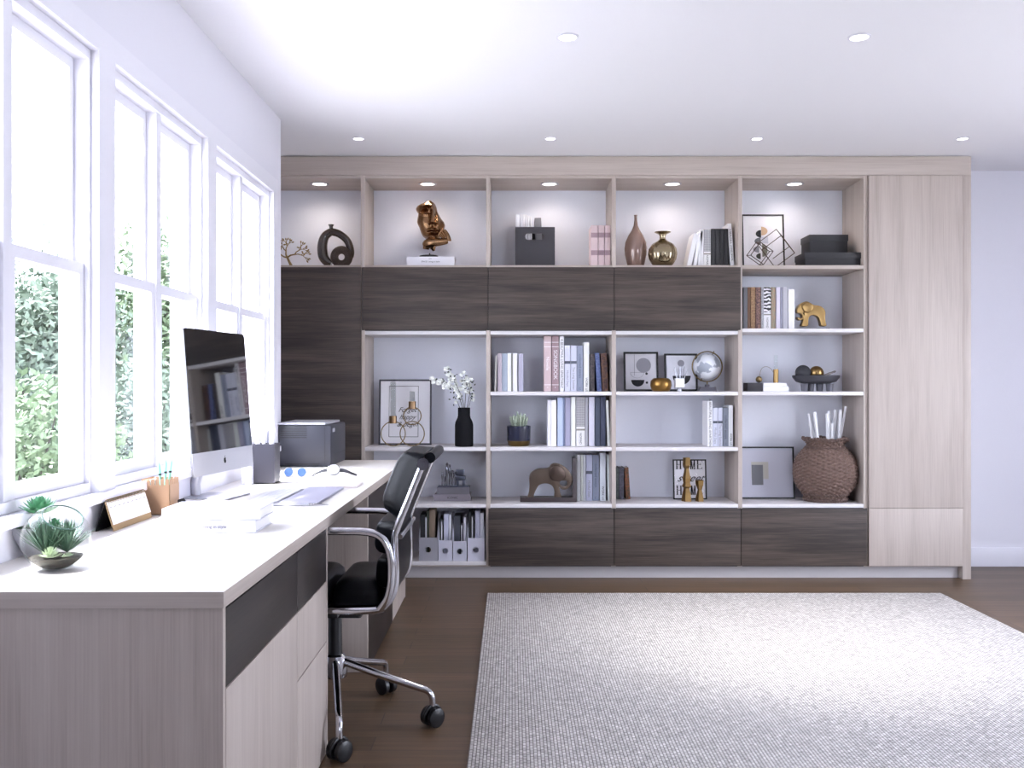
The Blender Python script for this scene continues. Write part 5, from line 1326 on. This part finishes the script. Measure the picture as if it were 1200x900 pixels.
for k, (dx, tx_, top, r_, c_, nm, lb) in enumerate(((-.020, -.062, .285, .010, 'f4f4f6', 'marker_pen', 'thick white marker leaning left in the grey pen holder'), (0, -.018, .262, .008, 'f2f2f5', 'marker_pen', 'white marker in the middle of the grey pen holder'), (.012, .008, .235, .0035, '6d6f7c', 'pencil', 'thin grey pencil in the grey pen holder'), (.02, .034, .25, .011, 'f4f4f7', 'marker_pen', 'white marker at the right in the grey pen holder'))):
    cxm = (x0+x1)/2
    o = MB().tube([(cxm+dx*.5, 4.32, DZ+.008+r_*.3), (cxm+tx_*.9, 4.32, DZ+top-.012), (cxm+tx_, 4.32, DZ+top)], [r_, r_, r_*.55], 14).build(nm, mat('pen_'+c_, c_, .4)); tag(o, lb, 'pen')

# copper pencil cup with mint pencils
cx0, cx1, cy0, cy1 = -1.262, -1.165, 3.255, 3.345; h = .122
pc = thing('pencil_cup', 'rose gold slotted pencil cup with mint pencils on the desk', 'pencil cup', ((cx0+cx1)/2, (cy0+cy1)/2, DZ))
q = MB(); q.box(cx0, cx1, cy0, cy1, DZ, DZ+.003)
for side in range(4):
    n_ = 6
    for k in range(n_):
        a, b_ = k/n_, (k+.72)/n_
        if side == 0: q.box(cx0+(cx1-cx0)*a, cx0+(cx1-cx0)*b_, cy0, cy0+.002, DZ+h-.02, DZ+h)
        if side == 1: q.box(cx0+(cx1-cx0)*a, cx0+(cx1-cx0)*b_, cy1-.002, cy1, DZ+h-.02, DZ+h)
        if side == 2: q.box(cx0, cx0+.002, cy0+(cy1-cy0)*a, cy0+(cy1-cy0)*b_, DZ+h-.02, DZ+h)
        if side == 3: q.box(cx1-.002, cx1, cy0+(cy1-cy0)*a, cy0+(cy1-cy0)*b_, DZ+h-.02, DZ+h)
q.box(cx0, cx1, cy0, cy0+.002, DZ, DZ+h-.02).box(cx0, cx1, cy1-.002, cy1, DZ, DZ+h-.02).box(cx0, cx0+.002, cy0, cy1, DZ, DZ+h-.02).box(cx1-.002, cx1, cy0, cy1, DZ, DZ+h-.02)
q.build('cup_body', mat('rose_gold', 'c4a083', .35, .6), pc, smooth=False)
mint = mat('mint_lacquer', '8fd0b8', .4)
for k, (dx, tx_, top) in enumerate(((-.005, -.018, .175), (.008, .006, .185), (.02, .026, .188))):
    cxm = (cx0+cx1)/2+.012
    o = MB().tube([(cxm+dx*.3, 3.30, DZ+.007), (cxm+tx_*.95, 3.30, DZ+top-.014), (cxm+tx_, 3.30, DZ+top)], [.0045, .0045, .0008], 6).build('pencil', mint); tag(o, 'mint green pencil, %s of the three in the rose gold cup' % ('left', 'middle', 'right')[k], 'pencil', 'mint pencils')
    q = MB().tube([(cxm+dx*.3+(tx_*.95-dx*.3)*.8, 3.30, DZ+.007+(top-.021)*.8), (cxm+dx*.3+(tx_*.95-dx*.3)*.84, 3.30, DZ+.007+(top-.021)*.84)], .0048, 6).build('stripe', m_ink, o)
q = MB().prism([(-1.155, DZ), (-1.115, DZ), (-1.128, DZ+.018), (-1.145, DZ+.048), (-1.155, DZ+.046)], 3.30, 3.34, .002).build('paperweight', m_black); tag(q, 'small black wedge right of the rose gold pencil cup', 'paperweight')

# desk calendar
ca = thing('desk_calendar', 'spiral desk calendar with white page on a kraft easel', 'calendar', (-1.235, 3.05, DZ))
ya, yb_ = 2.894, 3.20; xf, xb, xt, hh = -1.205, -1.262, -1.232, .088
kraft = mat('kraft_card', 'a58a66', .7)
def slab(p0, p1, t, y0, y1): 
    d = V(p1[0]-p0[0], 0, p1[1]-p0[1]).normalized(); n_ = V(-d.z, 0, d.x)*t
    return MB().prism([(p0[0], p0[1]), (p1[0], p1[1]), (p1[0]+n_.x, p1[1]+n_.z), (p0[0]+n_.x, p0[1]+n_.z)], y0, y1)
slab((xf, DZ), (xt, DZ+hh), .0025, ya, yb_).build('front_board', kraft, ca, smooth=False)
slab((xt-.003, DZ+hh), (xb, DZ), .0025, ya, yb_).build('back_board', m_black, ca, smooth=False)
def cp(t): return (xf+(xt-xf)*t+.0012, DZ+hh*t+.0006)
slab(cp(.97), cp(.2), .002, ya+.004, yb_-.004).build('page', m_paper, ca, smooth=False)
q = MB()
for k in range(30):
    yy = ya+.012+(yb_-ya-.024)*k/29
    q.tube(arc((xt+.001, yy, DZ+hh), .0065, 0, 2*PI, 12)[:-1], .0009, 5, closed=True)
q.build('spiral', m_brass, ca)
q = MB()
for k in range(9):
    yy = ya+.02+(yb_-ya-.04)*k/8; a, b_ = cp(.80), cp(.775); nx = .0022
    q.box(a[0]+.0005, a[0]+.0030, yy-.011, yy+.006, b_[1], a[1])
q.build('date_marks', grey_ink, ca, smooth=False)

# two white books
flat_book(-1.062, -.768, 2.862, 3.06, DZ, .037, mat('white_cover_d', 'cfced9', .5), 'lower thick white book of the pair on the desk', title='SPACE  living in style', tsize=.014, group='white books on the desk', tcol=grey_ink)
flat_book(-1.052, -.757, 2.868, 3.05, DZ+.0376, .034, mat('white_cover_e', 'd3d2dc', .5), 'upper white book of the pair on the desk', group='white books on the desk', rot=.02)

# keyboard
kb = thing('keyboard', 'slim white computer keyboard before the monitor', 'keyboard', (-.93, 3.79, DZ))
MB().box(-.992, -.872, 3.58, 4.01, DZ, DZ+.006, .002).build('keyboard_body', m_alu, kb)
q = MB()
for r_ in range(5):
    for c_ in range(14):
        if r_ == 0 and 4 <= c_ <= 8: continue
        q.box(-.878-.0225*(r_+1)+.001, -.878-.0225*r_-.002, 3.588+.0297*c_, 3.588+.0297*c_+.0265, DZ+.006, DZ+.0085)
q.box(-.9, -.880, 3.588+.0297*4, 3.588+.0297*9-.003, DZ+.006, DZ+.0085)
q.build('keys', mat('white_key', 'f0f0f4', .5), kb, smooth=False)
# mouse
q = bmesh.new(); bmesh.ops.create_uvsphere(q, u_segments=28, v_segments=18, radius=1)
for v in q.verts: v.co.z = max(v.co.z, -.15)
m_ = MB(); m_.add(q, Matrix.Translation((-.93, 3.37, DZ+.004)) @ Matrix.Rotation(.3, 4, 'Z') @ Matrix.Diagonal((.031, .055, .024, 1)))
ms = m_.build('computer_mouse', mat('white_plastic', 'f2f2f5', .3), None); ms.location.z = DZ; tag(ms, 'smooth white computer mouse near the two white books', 'mouse')
# notebook, pen
nb = flat_book(-.862, -.715, 3.52, 4.06, DZ, .009, mat('lavender_notebook', 'b4b3c6', .5), 'flat pale lavender notebook lying beside the keyboard', cat='notebook', name='notebook')
pn = thing('ballpoint_pen', 'slim silver pen lying before the lavender notebook', 'pen', (-.80, 3.495, DZ))
MB().tube([(-.872, 3.497, DZ+.005), (-.744, 3.497, DZ+.005)], .0048, 12).build('barrel', m_alu, pn)
MB().tube([(-.744, 3.497, DZ+.005), (-.700, 3.5, DZ+.005), (-.672, 3.502, DZ+.0045)], [.0045, .0038, .0008], 12).build('cap', m_chrome, pn)
cn = flat_book(-.80, -.668, 4.10, 4.27, DZ, .007, mat('blush_cover', 'e6dcdc', .5), 'small blush notebook near the desk edge', cat='notebook', name='notebook')
# wristwatch
wa = thing('wristwatch', 'wristwatch with round white dial and black strap on the desk', 'watch', (-.862, 4.62, DZ))
wc = V(-.862, 4.62, DZ+.030); nrm = V(.1, -.80, .6).normalized()
Rn = nrm.to_track_quat('Z', 'Y').to_matrix().to_4x4(); TW = Matrix.Translation(wc) @ Rn
m_ = MB(); m_.lathe([(0, -.004), (.027, -.004), (.0305, 0), (.0305, .005), (.0275, .0065), (.026, .005), (0, .005)], (0, 0, 0), 40, None); 
mm = MB(); mm.add(m_.bm, TW); mm.build('case', m_chrome, wa)
mm = MB(); q = MB().lathe([(0, .0052), (.0262, .0052), (.0262, .0058), (0, .0058)], (0, 0, 0), 36); mm.add(q.bm, TW); mm.build('dial', mat('white_dial', 'f2f2f2', .4), wa, smooth=False)
q = MB()
for k in range(12): q.rbox((0, .022, .0062), (.0012, .005, .0006), Matrix.Rotation(2*PI*k/12, 4, 'Z'))
q.rbox((0, .007, .0064), (.0014, .014, .0006), Matrix.Rotation(.9, 4, 'Z')); q.rbox((0, .009, .0066), (.001, .019, .0006), Matrix.Rotation(-1.5, 4, 'Z'))
mm = MB(); mm.add(q.bm, TW); mm.build('hands', m_ink, wa, smooth=False)
for sg in (-1, 1):
    pth = smoothpath([wc+V(sg*.029, 0, 0), wc+V(sg*.055, .004, -.004), wc+V(sg*.085, .010, -.016), wc+V(sg*.108, .022, -.0265)], 5)
    bm = bmesh.new(); prev = None
    for i, p in enumerate(pth):
        wv = V(0, .6, .8).lerp(V(0, 1, .1), i/len(pth)).normalized()*.0095
        n_ = V(0, -.8, .6).lerp(V(0, -.1, 1), i/len(pth)).normalized()*.0013
        p = V(p.x, p.y, max(p.z, DZ+.0025+abs(wv.z)))
        rg = [bm.verts.new(p-wv-n_), bm.verts.new(p-wv+n_), bm.verts.new(p+wv+n_), bm.verts.new(p+wv-n_)]
        if prev:
            for k in range(4): bm.faces.new((prev[k], prev[(k+1) % 4], rg[(k+1) % 4], rg[k]))
        else: bm.faces.new(rg)
        prev = rg
    bm.faces.new(prev[::-1]); bmesh.ops.recalc_face_normals(bm, faces=list(bm.faces))
    mm = MB(); mm.add(bm); mm.build('strap', mat('black_strap', '2f2f36', .5), wa)
# glasses
gs = thing('eyeglasses', 'pale blue tinted eyeglasses left of the wristwatch', 'glasses', (-1.04, 4.60, DZ))
q = MB(); lens = MB()
for cx_ in (-1.075, -1.012):
    q.tube(arc((cx_, 4.60, DZ+.022), .0215, 0, 2*PI, 28, (1, 0, 0), (0, .25, .968))[:-1], .0012, 6, closed=True)
    lens.lathe([(0, 0), (.0205, 0), (.0205, .0012), (0, .0012)], (cx_, 4.60, DZ+.022), 28, Matrix.Rotation(PI/2-.25, 4, 'X'))
q.tube([(-1.0535, 4.601, DZ+.026), (-1.0435, 4.599, DZ+.030), (-1.0335, 4.601, DZ+.026)], .0012, 6)
q.tube([(-1.0965, 4.60, DZ+.022), (-1.10, 4.67, DZ+.014), (-1.115, 4.73, DZ+.002)], .0012, 6); q.tube([(-.9905, 4.60, DZ+.022), (-.99, 4.67, DZ+.014), (-1.0, 4.73, DZ+.002)], .0012, 6)
q.build('rim', m_alu, gs); lens.build('lenses', mat('blue_tint_lens', '5f7fb4', .2, .1), gs, smooth=False)

# terrarium
K = 487.7; tc = V(X(65.5, K), F/K, 0); R = .0785; cz = DZ+R*.965
te = thing('glass_terrarium', 'round glass terrarium with air plants on brown sand', 'terrarium', (tc.x, tc.y, DZ))
ax_ = V(.42, -.35, .84).normalized()      # opening direction
def bowl(Rr, a0, a1, n=20):               # profile around the axis
    return [(Rr*math.sin(a0+(a1-a0)*i/n), Rr*math.cos(a0+(a1-a0)*i/n)) for i in range(n+1)]
pr2 = bowl(R, .62, PI)+bowl(R-.0018, PI, .62)
TT = Matrix.Translation((tc.x, tc.y, cz)) @ ax_.to_track_quat('Z', 'Y').to_matrix().to_4x4()
q = MB().lathe(pr2, (0, 0, 0), 48); m_ = MB(); m_.add(q.bm, TT); m_.build('glass_globe', m_glass, te)
q = MB().tube([(R*math.sin(.62)*math.cos(a), R*math.sin(.62)*math.sin(a), R*math.cos(.62)) for a in [2*PI*i/40 for i in range(40)]], .0017, 8, closed=True); m_ = MB(); m_.add(q.bm, TT); m_.build('rim', mat('thick_glass_green', '3f5a52', .1, spec=.8), te)
zs_ = -.55*R
sand = MB(); pp_ = [(0, -R+.004)]+[((R-.004)*math.sin(a), -(R-.004)*math.cos(a)) for a in [i*.1 for i in range(1, 40)] if -(R-.004)*math.cos(a) < zs_]
pp_ += [(math.sqrt((R-.004)**2-zs_**2), zs_), (0, zs_+.006)]
sand.lathe(pp_, (tc.x, tc.y, cz), 40).build('sand', mat('brown_sand', '262019', .9, var=.4, bscale=220), te)
q = MB(); rnd = random.Random(2)
def burst(c, n, L, w_, spread, up):
    for i in range(n):
        a = rnd.uniform(0, 2*PI); e = rnd.uniform(up, 1.45)
        leaf_blade(q, Vector(c), (math.cos(a)*math.cos(e)*spread, math.sin(a)*math.cos(e)*spread, math.sin(e)), L*rnd.uniform(.75, 1), w_, curl=rnd.uniform(-.15, .15), segs=6)
zc = cz+zs_+.004
burst((tc.x-.020, tc.y-.005, zc), 80, .098, .0032, 1.0, .6)
burst((tc.x+.020, tc.y+.014, zc+.004), 75, .088, .0034, 1.0, .55)
q.build('air_plant', mat('air_plant_green', '4a6654', .55, var=.25, bscale=50), te, smooth=False)
q = MB(); rosette(q, (tc.x+.006, tc.y-.040, zc), .028, 14, 5, .0042, .15, 1.35)
for k in range(5): rosette(q, (tc.x+.034+.006*(k % 2), tc.y-.03+.006*k, zc), .009, 5, 2, .003)
q.build('pale_rosette', mat('pale_rosette', 'a9b89a', .5, var=.1), te, smooth=False)
# potted succulents behind it
K = 452; pc_ = V(X(44, K), F/K, 0)
ps = thing('potted_succulent', 'green succulents in a grey bowl behind the terrarium', 'potted plant', (pc_.x, pc_.y, DZ))
MB().lathe([(0, 0), (.022, 0), (.040, .02), (.058, .055), (.061, .078), (.056, .078), (.050, .062), (0, .060)], (pc_.x, pc_.y, DZ), 36).build('pot', mat('grey_stoneware', 'a2a2aa', .5), ps)
q = MB()
for (dx, dy, dz, R_, n_) in ((.006, 0, .112, .055, 10), (-.030, -.012, .074, .038, 8), (-.018, .03, .070, .03, 7), (.034, .02, .070, .03, 7), (.02, -.03, .064, .024, 7), (-.043, .01, .062, .018, 6)):
    c = V(pc_.x+dx, pc_.y+dy, DZ+dz); q.tube([V(c.x, c.y, DZ+.058), c], .004, 6); rosette(q, c, R_, n_, 5, R_*.2, .25, 1.35, .12)
q.build('plant', mat('jade_succulent', '5c9a70', .5, var=.25, bscale=40), ps, smooth=False)
